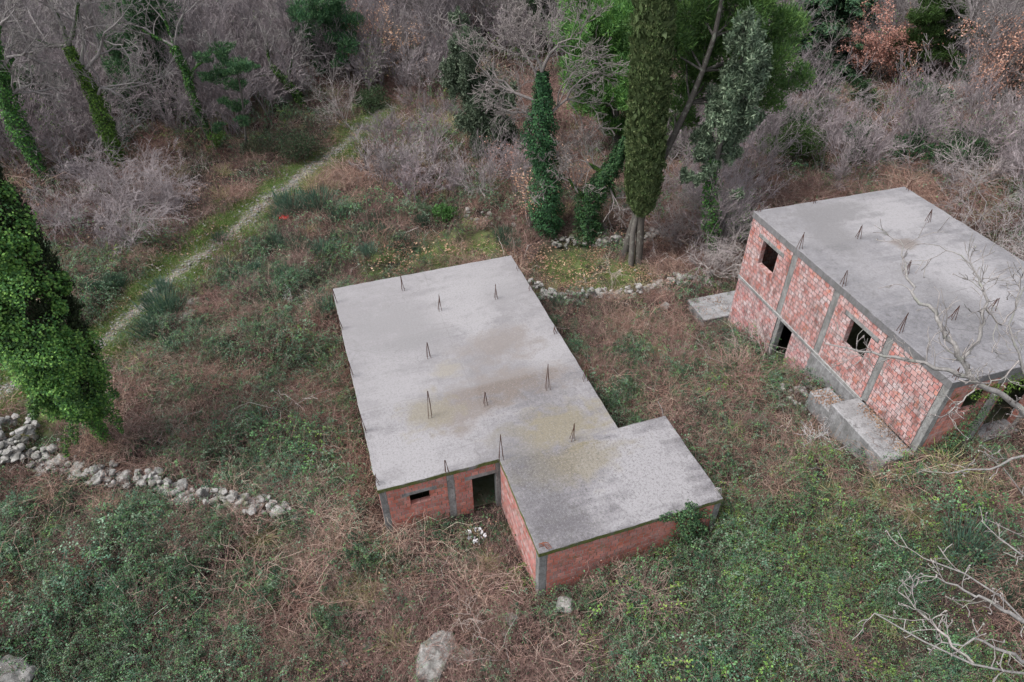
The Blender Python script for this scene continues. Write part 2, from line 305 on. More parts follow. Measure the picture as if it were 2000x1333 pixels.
# path ribbon, edges dip under the soil
pp = []
for (x0, y0), (x1, y1) in zip(PATH[:-1], PATH[1:]):
    n = max(2, int(math.hypot(x1-x0, y1-y0)/.3))
    pp += [(x0+(x1-x0)*i/n, y0+(y1-y0)*i/n) for i in range(n)]
pp = np.array(pp)
for _ in range(12): pp[1:-1] = (pp[:-2] + pp[1:-1]*2 + pp[2:])/4
d = nrm(np.gradient(pp, axis=0)); s_ = np.stack([-d[:, 1], d[:, 0]], 1); m = MB(); rr = np.random.RandomState(2); K = 9
wob = np.convolve(rr.normal(0, 1, len(pp)+8), np.ones(9)/9, 'valid')*.35
V = []; EE = np.tile(np.abs(np.linspace(-1, 1, K)), (len(pp), 1)).ravel()
for j in range(K):
    t = j/(K-1)*2-1; W = 1.25 + wob*(1 if t > 0 else -1)*.6 + rr.normal(0, .05, len(pp)); P = pp + s_*(t*W)[:, None]
    V.append(np.stack([P[:, 0], P[:, 1], T(P[:, 0], P[:, 1]) + .03 - .10*t**4 - .02*rr.rand(len(pp))], 1))
V = np.stack(V, 1).reshape(-1, 3); I = (np.arange(len(pp)-1)[:, None]*K + np.arange(K-1)[None]).ravel(); m.add(V, np.stack([I, I+K, I+K+1, I+1], 1), e=EE)
tag(m.build('path', M_path, smooth=True), None, None, None, 'structure')

# ------------------------------------------------------------------ buildings
RB = np.random.RandomState(11)
def slab(name, outline, z0, z1, mat, parent):
    pts = []
    for (x0, y0), (x1, y1) in zip(outline, outline[1:]+outline[:1]):
        n = max(1, int(math.hypot(x1-x0, y1-y0)/.3))
        for i in range(n):
            j = 0 if i == 0 else 1; pts.append((x0+(x1-x0)*i/n + j*RB.normal(0, .009), y0+(y1-y0)*i/n + j*RB.normal(0, .009)))
    n = len(pts); v = [(x, y, z0) for x, y in pts] + [(x, y, z1-.015 + RB.normal(0, .003)) for x, y in pts]
    cx, cy = np.mean(pts, 0); ins = []
    for i, (x, y) in enumerate(pts):
        (xa, ya), (xb, yb) = pts[i-1], pts[(i+1) % n]; dx, dy = xb-xa, yb-ya; l = math.hypot(dx, dy); ins.append((x-dy/l*.02, y+dx/l*.02, z1))
    v += ins; me = bpy.data.meshes.new(name)
    f = [tuple(reversed(range(n))), tuple(range(2*n, 3*n))]
    for a in (0, n): f += [(a+i, a+(i+1) % n, a+n+(i+1) % n, a+n+i) for i in range(n)]
    me.from_pydata(v, [], f); me.polygons.foreach_set('use_smooth', np.zeros(len(f), bool)); me.materials.append(mat); o = bpy.data.objects.new(name, me); COL.objects.link(o); o.parent = parent; return o
def brick_wall(parent, p0, ang, length, z0, z1, openings, mat, pal, thick=.2, row=.2, bl=.265, eff=1., seed=0, name='brick_wall'):
    """wall along local +x from p0, outer face at y=0 (facing -y), thickness inward +y."""
    r = np.random.RandomState(seed); m = MB(); mo = MB(); nr = int(math.ceil((z1-z0)/row)); pal = np.array(pal)
    for i in range(nr):
        zt = z1 - i*row; zb = max(z0, zt-row)
        if zt-zb < .04: continue
        x = -(bl/2 if i % 2 else 0) + r.uniform(-.02, .02)
        cuts = [(a, b) for a, b, c, d in openings if c < (zt+zb)/2 < d]
        while x < length:
            L = bl*r.uniform(.95, 1.05); a, b = max(x, 0), min(x+L, length); x += L
            segs = [(a, b)]
            for ca, cb in cuts: segs = [q for s0, s1 in segs for q in ((s0, min(s1, ca)), (max(s0, cb), s1)) if q[1]-q[0] > .03]
            for s0, s1 in segs:
                c = (pal[r.randint(len(pal))]*.7 + pal.mean(0)*.3)*r.uniform(.80, 1.12); g_ = r.uniform(.010, .019); dy = float(np.clip(r.normal(0, .003), -.006, .004))
                m.box(s0+g_, -.003+dy*.6, zb+.012, s1-g_, thick+.004, zt-.012+r.normal(0, .003), c, eff*r.choice([.5, .8, 1, 1.2]))
    for a, b, c, d in openings:
        if d-c < .4: continue
        for k in range(max(1, int((b-a)/.27))):
            n_ = max(1, int((b-a)/.27)); q0, q1 = a+(b-a)*k/n_, a+(b-a)*(k+1)/n_
            if c > z0: m.box(q0+.006, -.004, c-.05, q1-.006, thick+.005, c+.014, pal[r.randint(len(pal))]*r.uniform(.75, 1.1), eff)
        for k in range(int((d-c)/row)+1):
            for s0, s1 in ((a-.02, a+.012), (b-.012, b+.02)):
                if 0 < (s0+s1)/2 < length-.05: m.box(s0, -.0035, c+k*row+.016, s1, thick+.0045, min(d-.002, c+(k+1)*row), pal[r.randint(len(pal))]*r.uniform(.75, 1.1), eff)
    xs_ = sorted({0, length, *[v for o in openings for v in o[:2] if 0 < v < length]}); zs_ = sorted({z0, z1, *[v for o in openings for v in o[2:] if z0 < v < z1]})
    for a, b in zip(xs_[:-1], xs_[1:]):
        for c, d in zip(zs_[:-1], zs_[1:]):
            if any(o[0] <= (a+b)/2 <= o[1] and o[2] <= (c+d)/2 <= o[3] for o in openings): continue
            mo.box(a+.001, .002, c, b-.001, thick-.002, d)
    w = m.build(name, mat, parent); w.location = p0; w.rotation_euler = (0, 0, ang)
    k = mo.build('mortar', M_mortar2 if mat is M_brick2 else M_mortar, w); return w
def cbox(name, parent, a, b, mat, ch=.012):
    m = MB(); x0, y0, z0 = a; x1, y1, z1 = b; m.box(x0, y0, z0, x1, y1, z1); o = m.build(name, mat, parent)
    md = o.modifiers.new('bev', 'BEVEL'); md.width = ch; md.segments = 1; return o
def rebar(parent, F, px, py, tx, ty, z, n=4, L=None, col=None):
    b = atz(px, py, z); hs_ = np.linspace(.1, 2.5, 200); pr = topx(b + np.stack([0*hs_, 0*hs_, hs_], 1)); h = hs_[np.argmin(np.hypot(pr[:, 0]-tx, pr[:, 1]-ty))]
    la, lb = F.loc(b[0], b[1]); m = MB(); r = RB; tip = np.array([r.normal(0, .03), r.normal(0, .03), h*.95])
    for i in range(n):
        s0 = np.array([(-1 if i % 2 else 1)*.085, (-1 if i//2 else 1)*.075, -.03]) + np.append(r.normal(0, .012, 2), 0)
        e = tip + np.append(r.normal(0, .012, 2), r.uniform(-.12, .05)); mid = (s0+e)/2 + np.append(r.normal(0, .012, 2), 0)
        m.tube([s0, mid, e], .011, 5)
    o = m.build('rebar_cluster', M_rust, parent); o.location = (la, lb, z); return o

# --- low building in the middle
b1 = empty('unfinished_building', (F1.o[0], F1.o[1], 0), 'single-storey unfinished red brick building with an L-shaped flat concrete roof', 'building', None, F1.rz)
slab('roof_slab', [(0, 0), (B1L, 0), (B1L, B1G), (B1L2, B1G), (B1L2, B1W2), (B1L, B1W2), (B1L, B1W), (0, B1W)], B1Z-.2, B1Z, M_roof1, b1)
R1p = [(0.441, 0.126, 0.084), (0.49, 0.145, 0.101), (0.392, 0.11, 0.084), (0.522, 0.182, 0.128), (0.343, 0.13, 0.101)]
WT = B1Z-.2; th = .2
def cx(a, b, z0=-.6, z1=WT, p=b1, mat=None): return cbox('column', p, (a[0], a[1], z0), (b[0], b[1], z1), mat or M_conc)
i_ = .03
# near face x=B1L, y 0..B1G
X = B1L - i_
cx((X-.25, i_), (X+.002, .27)); cx((X-.25, 2.52), (X+.002, 2.78)); cx((X-.25, B1G-.14), (X+.002, B1G+.12+i_))
brick_wall(b1, (X, .272, 0), PI/2, 2.245, -.6, WT, [(.80, 1.58, 1.56, 2.13), (.55, 1.83, 2.13, 2.32)], M_brick1, R1p, seed=1)
brick_wall(b1, (X, 2.782, 0), PI/2, B1G-.14-2.784, -.6, WT, [(.67, 1.9, -.7, 2.11), (.42, 1.9, 2.11, 2.33)], M_brick1, R1p, seed=2)
cbox('lintel', b1, (X-.2, .272+.552, 2.132), (X+.004, .272+1.828, 2.318), M_conc)
cbox('lintel', b1, (X-.2, 2.782+.422, 2.112), (X+.004, B1G-.142, 2.328), M_conc)
# annex left face y=B1G, x B1L..B1L2
Y = B1G + i_
cx((B1L2-.28-i_, Y-.002), (B1L2-i_+.002, Y+.28))
brick_wall(b1, (B1L+.02, Y, 0), 0, B1L2-.312-B1L-.02, -.9, WT, [], M_brick1, [(.40, .11, .09), (.44, .17, .15), (.38, .12, .09), (.46, .24, .22), (.44, .33, .32)], eff=.9, seed=3)
# annex near face
X = B1L2 - i_
cx((X-.25, B1W2-.28), (X+.002, B1W2-i_))
brick_wall(b1, (X, Y+.282, 0), PI/2, B1W2-.282-(Y+.282), -.9, WT, [], M_brick1, R1p, seed=4)
# hidden faces
brick_wall(b1, (B1L2-.03, B1W2-i_, 0), PI, B1L2-B1L-.03, -.9, WT, [], M_brick1, R1p, seed=5)
brick_wall(b1, (B1L-i_, B1W-i_, 0), PI, B1L-.25, -.6, WT, [(2, 3.2, .9, 2.1), (8, 9, 0, 2.1)], M_brick1, R1p, seed=6)
brick_wall(b1, (i_, B1W-.25, 0), -PI/2, B1W-.5, -.6, WT, [(2, 3.2, .9, 2.1)], M_brick1, R1p, seed=7)
brick_wall(b1, (.26, i_, 0), 0, B1L-.52, -.6, WT, [(3, 4.2, .9, 2.1)], M_brick1, R1p, seed=8)
cx((i_, i_), (.25, .25)); cx((i_, B1W-.25+.002), (.25, B1W-i_))
brick_wall(b1, (B1L+.02, B1W2-i_-.2, 0), -PI/2, B1W2-B1W-.4, -.9, WT, [], M_brick1, R1p, seed=9)
cbox('floor', b1, (.26, .26, -.35), (B1L-.3, B1W-.3, .06), M_inner)
cbox('partition_wall', b1, (B1L-3.1, .26, .062), (B1L-2.9, 5.2, WT-.002), M_inner)
cbox('wooden_shelf', b1, (B1L-2.898, 3.9, 1.25), (B1L-2.45, 5.0, 1.33), M_wood); cbox('wooden_board', b1, (B1L-2.898, 4.3, 1.332), (B1L-2.82, 5.1, 2.2), M_wood)
c5 = lambda x, y: (620+x/2.854, 480+y/2.854)
for bx, by, tx, ty in [(100,318,85,238),(132,465,117,383),(190,728,175,633),(262,1040,240,940),(332,1330,322,1268),(478,248,465,165),(683,360,675,272),(998,296,994,208),(1118,135,1118,60),
        (1186,245,1190,190),(1326,487,1328,450),(622,625,614,535),(628,955,614,803),(938,885,933,808),(1283,800,1290,652),(1490,752,1498,640),(1422,1083,1427,995),(1024,1188,1030,1043),(724,1270,712,1188)]:
    rebar(b1, F1, *c5(bx, by), *c5(tx, ty), B1Z)
m = MB()
for k in range(3):
    t = np.linspace(0, PI*.8, 9); m.tube(np.stack([.03*k+0*t, .12*np.cos(t)-.12+.04*k, .34*np.sin(t)+.3*(t > 0)-.05], 1), .011, 5, (.5, .5, .5))
o = m.build('rebar_cluster', simple('pale_steel', (.42, .42, .43), (.2, .17, .15), 9, .6), b1, loc=(B1L2-.12, B1W2-.2, B1Z)); o['label'] = 'bent pale steel loop at the near right roof corner'
m = MB()
for k in range(5): m.tube([(0, .04*k, -.02), (-.05, .04*k+RB.normal(0, .02), .16), (.1+RB.normal(0, .05), .04*k+.12, .22), (.22, .04*k+.2, .12)], .01, 5)
o = m.build('rebar_cluster', simple('bright_rust', (.22, .07, .035), (.12, .045, .03), 20), b1, loc=(B1L2-.22, B1G+.1, B1Z)); o['label'] = 'short bent orange rusted bars at the near left annex corner'
m = MB(); m.tube([(0, 0, 0), (-.05, -.1, .5), (-.15, -.3, .95)], .012, 5); o = m.build('rebar_cluster', bpy.data.materials['pale_steel'], b1, loc=(B1L+.15, B1W2-.15, B1Z-.02))

# --- two-storey building on the right
b2 = empty('unfinished_house', (F2.o[0], F2.o[1], 0), 'two-storey unfinished house of whitened red brick with square empty windows, on the right slope', 'building', None, F2.rz)
slab('roof_slab', [(0, 0), (B2L, 0), (B2L, B2W), (0, B2W)], B2Z-.3, B2Z, M_roof2, b2)
R2p = [(.41, .125, .10), (.44, .16, .135), (.40, .13, .105), (.46, .22, .20), (.43, .145, .115), (.45, .20, .18), (.47, .15, .085), (.37, .14, .125), (.49, .29, .27), (.30, .11, .095)]
FZ, WZ = 4.12, B2Z-.3
colx = [(3.12, 3.42), (5.84, 6.14), (8.80, 9.08), (11.38, 11.64)]
for a, b in colx: cx((a, i_-.002), (b, .25), FZ+.002, WZ, b2)
prev = i_; ops = {0: [(1.1-i_, 2.26-i_, 5.37, 6.60), (.74-i_, 2.62-i_, 6.60, 6.80)], 2: [(7.03-6.14, 8.19-6.14, 5.43, 6.62), (6.7-6.14, 8.5-6.14, 6.62, 6.82)]}
for k, (a, b) in enumerate(colx):
    brick_wall(b2, (prev+(.002 if k else 0), i_, 0), 0, a-prev-.004, FZ+.002, WZ, ops.get(k, []), M_brick2, R2p, row=.195, seed=20+k); prev = b
cbox('lintel', b2, (.742, i_-.004, 6.602), (2.618, .23, 6.798), M_conc); cbox('lintel', b2, (6.702, i_-.004, 6.622), (8.498, .23, 6.818), M_conc)
cbox('floor_beam', b2, (0, -.015, FZ-.15), (8.9, .3, FZ), M_conc); cbox('floor_slab', b2, (.02, .302, FZ-.15), (B2L-.02, B2W-.02, FZ-.004), M_inner)
# lower storey
brick_wall(b2, (i_, i_, 0), 0, 3.30-i_, .9, FZ-.152, [], M_brick2, [(.40, .125, .12), (.44, .19, .18), (.42, .14, .11), (.46, .29, .29), (.34, .15, .15)], row=.205, seed=30)
cx((3.302, i_+.03), (3.50, .34), .9, FZ-.152, b2, M_conc)
brick_wall(b2, (4.40, i_, 0), 0, 5.80-4.40, .9, FZ-.152, [], M_brick2, [(.40, .125, .12), (.44, .19, .18), (.46, .29, .29), (.34, .15, .15)], row=.205, seed=31)
cbox('foundation', b2, (5.802, -.03, 1.6), (8.95, .3, FZ-.152), M_found)
cbox('foundation', b2, (8.952, 0.01, 1.6), (B2L-.02, .3, FZ-.152), M_found)
# left end wall (hidden), back, near wall with openings
brick_wall(b2, (i_, B2W-i_, 0), -PI/2, B2W-.3, .9, FZ-.152, [], M_brick2, R2p, seed=32); brick_wall(b2, (i_, B2W-i_, 0), -PI/2, B2W-.3, FZ+.002, WZ, [(2, 3.4, 5.2, 6.6)], M_brick2, R2p, seed=33)
brick_wall(b2, (B2L-.3, B2W-i_, 0), PI, B2L-.6, .9, FZ-.152, [], M_brick2, R2p, seed=34); brick_wall(b2, (B2L-.3, B2W-i_, 0), PI, B2L-.6, FZ+.002, WZ, [(4, 5.2, 5.2, 6.6)], M_brick2, R2p, seed=35)
X = B2L - i_
nw = brick_wall(b2, (X, .252, 0), PI/2, B2W-.5, 3.3, WZ, [(.75, 1.75, 5.75, 6.85), (2.35, 3.9, 3.2, 6.7), (5.2, 6.4, 5.2, 6.7)], M_brick3, R1p, row=.205, seed=36)
cbox('floor_beam', b2, (X-.25, 2.1, WZ-.36), (X+.02, 4.4, WZ-.002), M_conc)
cbox('doorpost', b2, (X+.03, 2.02, 3.6), (X+.2, 2.2, 6.5), M_conc); cbox('doorpost', b2, (X-.15, 4.155, 3.6), (X+.12, 4.5, 6.6), M_conc); cbox('threshold', b2, (X-.3, 2.6, 3.6), (X+.35, 4.153, 4.3), M_found)
cbox('partition_wall', b2, (5.85, .31, FZ), (6.05, B2W-.35, WZ-.002), M_inner); cbox('partition_wall', b2, (.3, 3.6, .9), (B2L-.4, 3.8, FZ-.16), M_inner)
c6 = lambda x, y: (1300+x/2.854, 350+y/2.854)
for bx, by, tx, ty in [(745,387,775,298),(1070,328,1098,248),(1460,238,1495,165),(987,593,1010,508),(1337,525,1370,442),(1302,850,1362,735),(1592,780),(1815,730),(1615,1115),(820,135),(1352,65),(1622,228),(522,182)] if 0 else \
        [(745,387,775,298),(1070,328,1098,248),(1460,238,1495,165),(987,593,1010,508),(1337,525,1370,442),(1302,850,1362,735),(1592,780,1635,700),(1815,730,1850,658),(1612,1112,1645,1050),(822,132,838,80),(1352,62,1385,0),(1620,222,1650,150),(518,180,520,130)]:
    rebar(b2, F2, *c6(bx, by), *c6(tx, ty), B2Z)

# concrete platforms and steps beside the house
def in2(name, a, b, mat, label, cat, ch=.03):
    o = cbox(name, None, a, b, mat, ch); o.location = (F2.o[0], F2.o[1], 0); o.rotation_euler = (0, 0, F2.rz); return tag(o, label, cat)
in2('concrete_platform', (8.75, -1.25, 1.4), (11.72, -.04, 4.14), M_found, 'tall concrete platform with a stained side at the foot of the right house wall', 'platform')
in2('concrete_step', (7.5, -1.15, 1.4), (8.742, -.25, 3.62), M_found, 'crumbling lower concrete block at the left end of the tall platform', 'step')
in2('concrete_slab', (-1.85, -1.3, .6), (-.02, 3.2, 1.62), M_found, 'flat grey concrete slab beside the far left corner of the right house', 'platform')

# ------------------------------------------------------------------ growing things: shape helpers
def rdir(r, n): return nrm(r.normal(0, 1, (n, 3)))
def shade(r, cols, n, v=.25): c = np.array(cols)[r.randint(len(cols), size=n)]; return c*r.uniform(1-v, 1+v, (n, 1))
def grow(out, r, p, d, L, rad, depth, up=.05, kids=(3, 5), dec=.62, wan=.22, spread=.9, nseg=4, t0=.25, taper=.45):
    p = np.array(p, float); d = nrm(np.array(d, float)); pts = [p]; ds = [d]
    for i in range(nseg):
        d = nrm(d + r.normal(0, wan, 3) + np.array([0, 0, up])); p = p + d*L/nseg; pts.append(p); ds.append(d)
    out.append((np.array(pts), np.linspace(rad, rad*taper, nseg+1), depth))
    if depth > 0:
        for _ in range(r.randint(kids[0], kids[1]+1)):
            t = r.uniform(t0, 1); f = t*nseg; i = min(int(f), nseg-1); q = pts[i] + (pts[i+1]-pts[i])*(f-i)
            nd = nrm(ds[i] + np.cross(ds[i], r.normal(0, 1, 3))*spread*r.uniform(.6, 1.2))
            grow(out, r, q, nd, L*dec*r.uniform(.65, 1.15), rad*(1-(1-taper)*t)*.62, depth-1, up, kids, dec, wan, spread, max(2, nseg-1) if depth > 1 else 2, .15, taper)
def tubes(mb, out, col, rmin=.0, big=.04):
    for pts, rad, dep in out: mb.tube(pts, np.maximum(rad, rmin), 6 if rad[0] > big else 3, col if not callable(col) else col(rad[0]))
def path_pts(pts, n):
    pts = np.asarray(pts, float); l = np.r_[0, np.cumsum(np.linalg.norm(np.diff(pts, axis=0), axis=1))]; t = np.linspace(0, l[-1], n)
    return np.stack([np.interp(t, l, pts[:, k]) for k in range(3)], 1)
def ivy(mb, r, pts, rad, n, size=.09, cols=((.065, .15, .035), (.045, .105, .03), (.10, .21, .04), (.035, .085, .03)), lump=.35):
    pts = np.asarray(pts, float); t = r.rand(n)**.9; P = path_pts(pts, 200); i = (t*199).astype(int); c = P[i]; ax = nrm(np.gradient(P, axis=0))[i]
    R = np.interp(t, np.linspace(0, 1, len(rad)), rad); o = rdir(r, n); o = nrm(o - ax*(o*ax).sum(1, keepdims=True)); th = np.arctan2(o[:, 1], o[:, 0])
    z = t*np.linalg.norm(np.diff(P, axis=0), axis=1).sum(); R = R*(1 + lump*(np.sin(z*2.6 + th*2) * np.sin(th*3 + z*1.3) + .5*np.sin(z*6.1 + th*4)))
    c = c + o*(R*np.sqrt(r.uniform(.25, 1.05, n)))[:, None]; nn = nrm(o + [0, 0, .6] + r.normal(0, .5, (n, 3)))
    mb.leaves(c, np.cross(nn, rdir(r, n)), nn, size*r.uniform(.7, 1.3, n), size*r.uniform(.6, .95, n), shade(r, cols, n, .35))
def clump(mb, r, c, rad, n, L, W, cols, out=.7, up=.3, flat=1., v=.3, down=0.):
    o = rdir(r, n); P = np.array(c) + o*np.array([rad, rad, rad*flat])*(r.uniform(.35, 1.0, n)**.5)[:, None]*(1+.25*np.sin(o[:, :1]*7+o[:, 1:2]*5))
    d = nrm(o*out + [0, 0, up-down] + r.normal(0, .45, (n, 3))); mb.leaves(P, d, nrm(np.cross(d, rdir(r, n))), L*r.uniform(.6, 1.2, n), W, shade(r, cols, n, v))
def column_crown(mb, r, base, top, rfun, n, L, W, cols, lump=.12, sp=3, droop=0., freq=3.):
    base, top = np.array(base, float), np.array(top, float); H = np.linalg.norm(top-base)
    t = r.rand(n*3); keep = r.rand(n*3) < rfun(t)/max(rfun(np.linspace(0, 1, 50))); t = t[keep][:n]; k = len(t)
    a = r.uniform(0, 2*PI, k); R = rfun(t); h = t*H
    lu = np.sin(a*3 + h*freq)*np.sin(h*freq*1.7 - a*2) + .6*np.sin(a*7 + h*freq*2.9) + .5*np.sin(a*11-h*freq*5.3)
    R = R*(1 + lump*lu)*r.uniform(.80, 1.03, k); o = np.stack([np.cos(a), np.sin(a), 0*a], 1)
    c = base + (top-base)*t[:, None] + o*R[:, None]; col = shade(r, cols, k, .22)
    for _ in range(sp):
        d = nrm(o*.55 + [0, 0, 1-droop*2] + r.normal(0, .38, (k, 3))); cc = c + r.normal(0, L*.22, (k, 3)); nn = nrm(o + r.normal(0, .5, (k, 3)))
        mb.leaves(cc, d, nn, L*r.uniform(.6, 1.2, k), W*r.uniform(.7, 1.3, k), col*r.uniform(.75, 1.25, (k, 1)))
def clones(mesh_obj_children, root0, loc, rz, s, tilt=(0, 0)):
    c = root0.copy(); COL.objects.link(c); c.location = loc; c.rotation_euler = (tilt[0], tilt[1], rz); c.scale = (s, s, s)
    for ch in mesh_obj_children: d = ch.copy(); COL.objects.link(d); d.parent = c
    return c
_hid = 0
def scatter(name, meshes, P, rz, scl, idx, tilt=.0, seed=0, kind='stuff'):
    global _hid; _hid += 1
    hc = bpy.data.collections.new('kinds_%02d' % _hid)
    for k, me in enumerate(meshes): hc.objects.link(bpy.data.objects.new('%s_%02d' % (name, k), me))
    n = len(P); r = np.random.RandomState(seed); me = bpy.data.meshes.new(name); me.vertices.add(n); me.vertices.foreach_set('co', np.asarray(P, np.float32).ravel())
    rot = np.stack([r.normal(0, tilt, n), r.normal(0, tilt, n), rz], 1)
    a = me.attributes.new('rot', 'FLOAT_VECTOR', 'POINT'); a.data.foreach_set('vector', rot.astype(np.float32).ravel())
    a = me.attributes.new('scl', 'FLOAT', 'POINT'); a.data.foreach_set('value', np.asarray(scl, np.float32))
    a = me.attributes.new('idx', 'INT', 'POINT'); a.data.foreach_set('value', np.asarray(idx, np.int32))
    o = bpy.data.objects.new(name, me); COL.objects.link(o); o['kind'] = kind
    ng = bpy.data.node_groups.new(name, 'GeometryNodeTree'); ng.interface.new_socket('Geometry', in_out='INPUT', socket_type='NodeSocketGeometry'); ng.interface.new_socket('Geometry', in_out='OUTPUT', socket_type='NodeSocketGeometry')
    N = ng.nodes; gi, go = N.new('NodeGroupInput'), N.new('NodeGroupOutput'); ip = N.new('GeometryNodeInstanceOnPoints'); ci = N.new('GeometryNodeCollectionInfo')
    ci.inputs['Collection'].default_value = hc; ci.inputs['Separate Children'].default_value = True; ci.inputs['Reset Children'].default_value = True; ip.inputs['Pick Instance'].default_value = True
    def na(nm, ty): q = N.new('GeometryNodeInputNamedAttribute'); q.data_type = ty; q.inputs['Name'].default_value = nm; return q.outputs['Attribute']
    l = ng.links; l.new(gi.outputs[0], ip.inputs['Points']); l.new(ci.outputs[0], ip.inputs['Instance']); l.new(na('idx', 'INT'), ip.inputs['Instance Index'])
    er = N.new('FunctionNodeEulerToRotation'); l.new(na('rot', 'FLOAT_VECTOR'), er.inputs[0]); l.new(er.outputs[0], ip.inputs['Rotation']); l.new(na('scl', 'FLOAT'), ip.inputs['Scale'])
    l.new(ip.outputs[0], go.inputs[0]); md = o.modifiers.new('spread', 'NODES'); md.node_group = ng; return o

# ------------------------------------------------------------------ undergrowth: kinds of clump
G_BR = ((.055, .125, .060), (.075, .165, .075), (.115, .225, .090), (.030, .070, .042), (.15, .23, .15), (.065, .14, .085), (.040, .085, .048))
G_YE = ((.15, .26, .06), (.20, .29, .07), (.12, .22, .06))
def arcs(mb, r, n, R, L, H, rad, cols, sides=3, seg=6, droop=1.2, v=.25, z0=0):
    cs = shade(r, cols, n, v)
    for k in range(n):
        a = r.uniform(0, 2*PI); q = R*math.sqrt(r.rand()); p = np.array([q*math.cos(a), q*math.sin(a), z0]); b = r.uniform(0, 2*PI); l = L*r.uniform(.5, 1.15); t = np.linspace(0, 1, seg)
        h = H*r.uniform(.5, 1.2); w = r.normal(0, .05, (seg, 3)); w[0] = 0
        pts = p + np.stack([np.cos(b)*l*t, np.sin(b)*l*t, h*np.sin(np.minimum(t*droop, 1.)*PI*.5*1.25)], 1) + w*l
        mb.tube(pts, rad*np.linspace(1, .4, seg), sides, cs[k])
def mk_bramble(seed, n=640, R=.62, cols=G_BR, H=.55, ls=.045):
    r = np.random.RandomState(seed); m = MB(); P = []; lines = 30; cc = []
    for i in range(lines):
        a = r.uniform(0, 6.28); q = R*.85*math.sqrt(r.rand()); b = r.uniform(0, 6.28); l = r.uniform(.3, .95); h = H*r.uniform(.35, 1.25); p0 = np.array([q*math.cos(a), q*math.sin(a), 0])
        t = np.linspace(0, 1, 7); arc = p0 + np.stack([l*t*math.cos(b), l*t*math.sin(b), h*np.sin(t*PI*.9)], 1) + r.normal(0, .02, (7, 3)); m.tube(arc, .0045*np.linspace(1, .5, 7), 3, shade(r, ((.22,.14,.12),(.15,.09,.08),(.24,.21,.18)), 1)[0])
        k = int(n/lines*r.uniform(.3, 1.7)); tt = r.uniform(.25, 1, k); P.append(np.stack([np.interp(tt, t, arc[:, d]) for d in range(3)], 1) + r.normal(0, .032, (k, 3))); cc.append(shade(r, cols, 1, .2).repeat(k, 0)*r.uniform(.7, 1.35, (k, 1)))
    P = np.concatenate(P); cc = np.concatenate(cc); k = len(P); nn = nrm(r.normal(0, .55, (k, 3)) + [0, 0, 1]); m.leaves(P, np.cross(nn, rdir(r, k)), nn, ls*r.uniform(.6, 1.4, k), ls*r.uniform(.55, .95, k), cc)
    arcs(m, r, 14, R, .5, .3, .004, ((.26,.16,.13),(.18,.11,.10)), droop=1.3)
    return m.mesh('bramble', M_leaf)
def mk_cane(seed, n=70, cols=((.25, .145, .115), (.32, .20, .16), (.17, .10, .085), (.38, .28, .23)), L=1.0, H=.42, rad=.0048):
    r = np.random.RandomState(seed); m = MB(); arcs(m, r, n, .5, L, H, rad, cols); arcs(m, r, n//2, .55, L*.5, H*.5, rad*.7, cols)
    return m.mesh('dead_cane', M_twig)
def mk_weed(seed, n=60, cols=((.15, .09, .085), (.22, .14, .125), (.10, .068, .062), (.30, .21, .18)), H=.5, leaf=60):
    r = np.random.RandomState(seed); m = MB(); cs = shade(r, cols, n, .3)
    for k in range(n):
        p = np.array([*r.normal(0, .33, 2), -.03]); d = nrm(np.array([*r.normal(0, .38, 2), 1])); h = H*r.uniform(.45, 1.15); q1 = p + d*h*.5; q2 = q1 + nrm(d + r.normal(0, .3, 3))*h*.5; m.tube([p, q1, q2], [.005, .004, .0025], 3, cs[k])
        for j in range(3):
            s0 = p + (q2-p)*r.uniform(.4, .95); m.tube([s0, s0 + nrm(d + r.normal(0, .7, 3))*h*.28], [.003, .002], 3, cs[k])
    c = np.concatenate([r.normal(0, .38, (leaf, 2)), r.uniform(.02, H*.7, (leaf, 1))], 1); nn = nrm(r.normal(0, .5, (leaf, 3)) + [0, 0, 1]); m.leaves(c, np.cross(nn, rdir(r, leaf)), nn, .05, .035, shade(r, G_BR + cols, leaf, .3))
    return m.mesh('dead_weed', M_twig)
def mk_blades(seed, n, R, L, W, cols, spread=.6, droop=.25, segs=2, name='grass_tuft'):
    r = np.random.RandomState(seed); m = MB(); P = np.concatenate([r.normal(0, R, (n, 2)), np.zeros((n, 1))], 1); d = nrm(np.concatenate([r.normal(0, spread, (n, 2)), np.ones((n, 1))], 1)); l = L*r.uniform(.5, 1.15, n); col = shade(r, cols, n, .25)
    for s_ in range(segs):
        e = P + d*(l/segs)[:, None]; m.leaves((P+e)/2, d, nrm(np.cross(d, rdir(r, n))), l/segs*1.15, W*(1-.25*s_), col); P = e; d = nrm(d + np.concatenate([d[:, :2]*.6, np.full((n, 1), -droop)], 1))
    return m.mesh(name, M_leaf)
def mk_flat(seed, n, R, s_, cols, z=.03, tl=.35, name='leaf_litter'):
    r = np.random.RandomState(seed); m = MB(); P = np.concatenate([r.normal(0, R, (n, 2)), r.uniform(.0, z, (n, 1))+.01], 1); nn = nrm(r.normal(0, tl, (n, 3)) + [0, 0, 1]); m.leaves(P, np.cross(nn, rdir(r, n)), nn, s_*r.uniform(.6, 1.3, n), s_*r.uniform(.5, .9, n), shade(r, cols, n, .3)); return m.mesh(name, M_leaf)
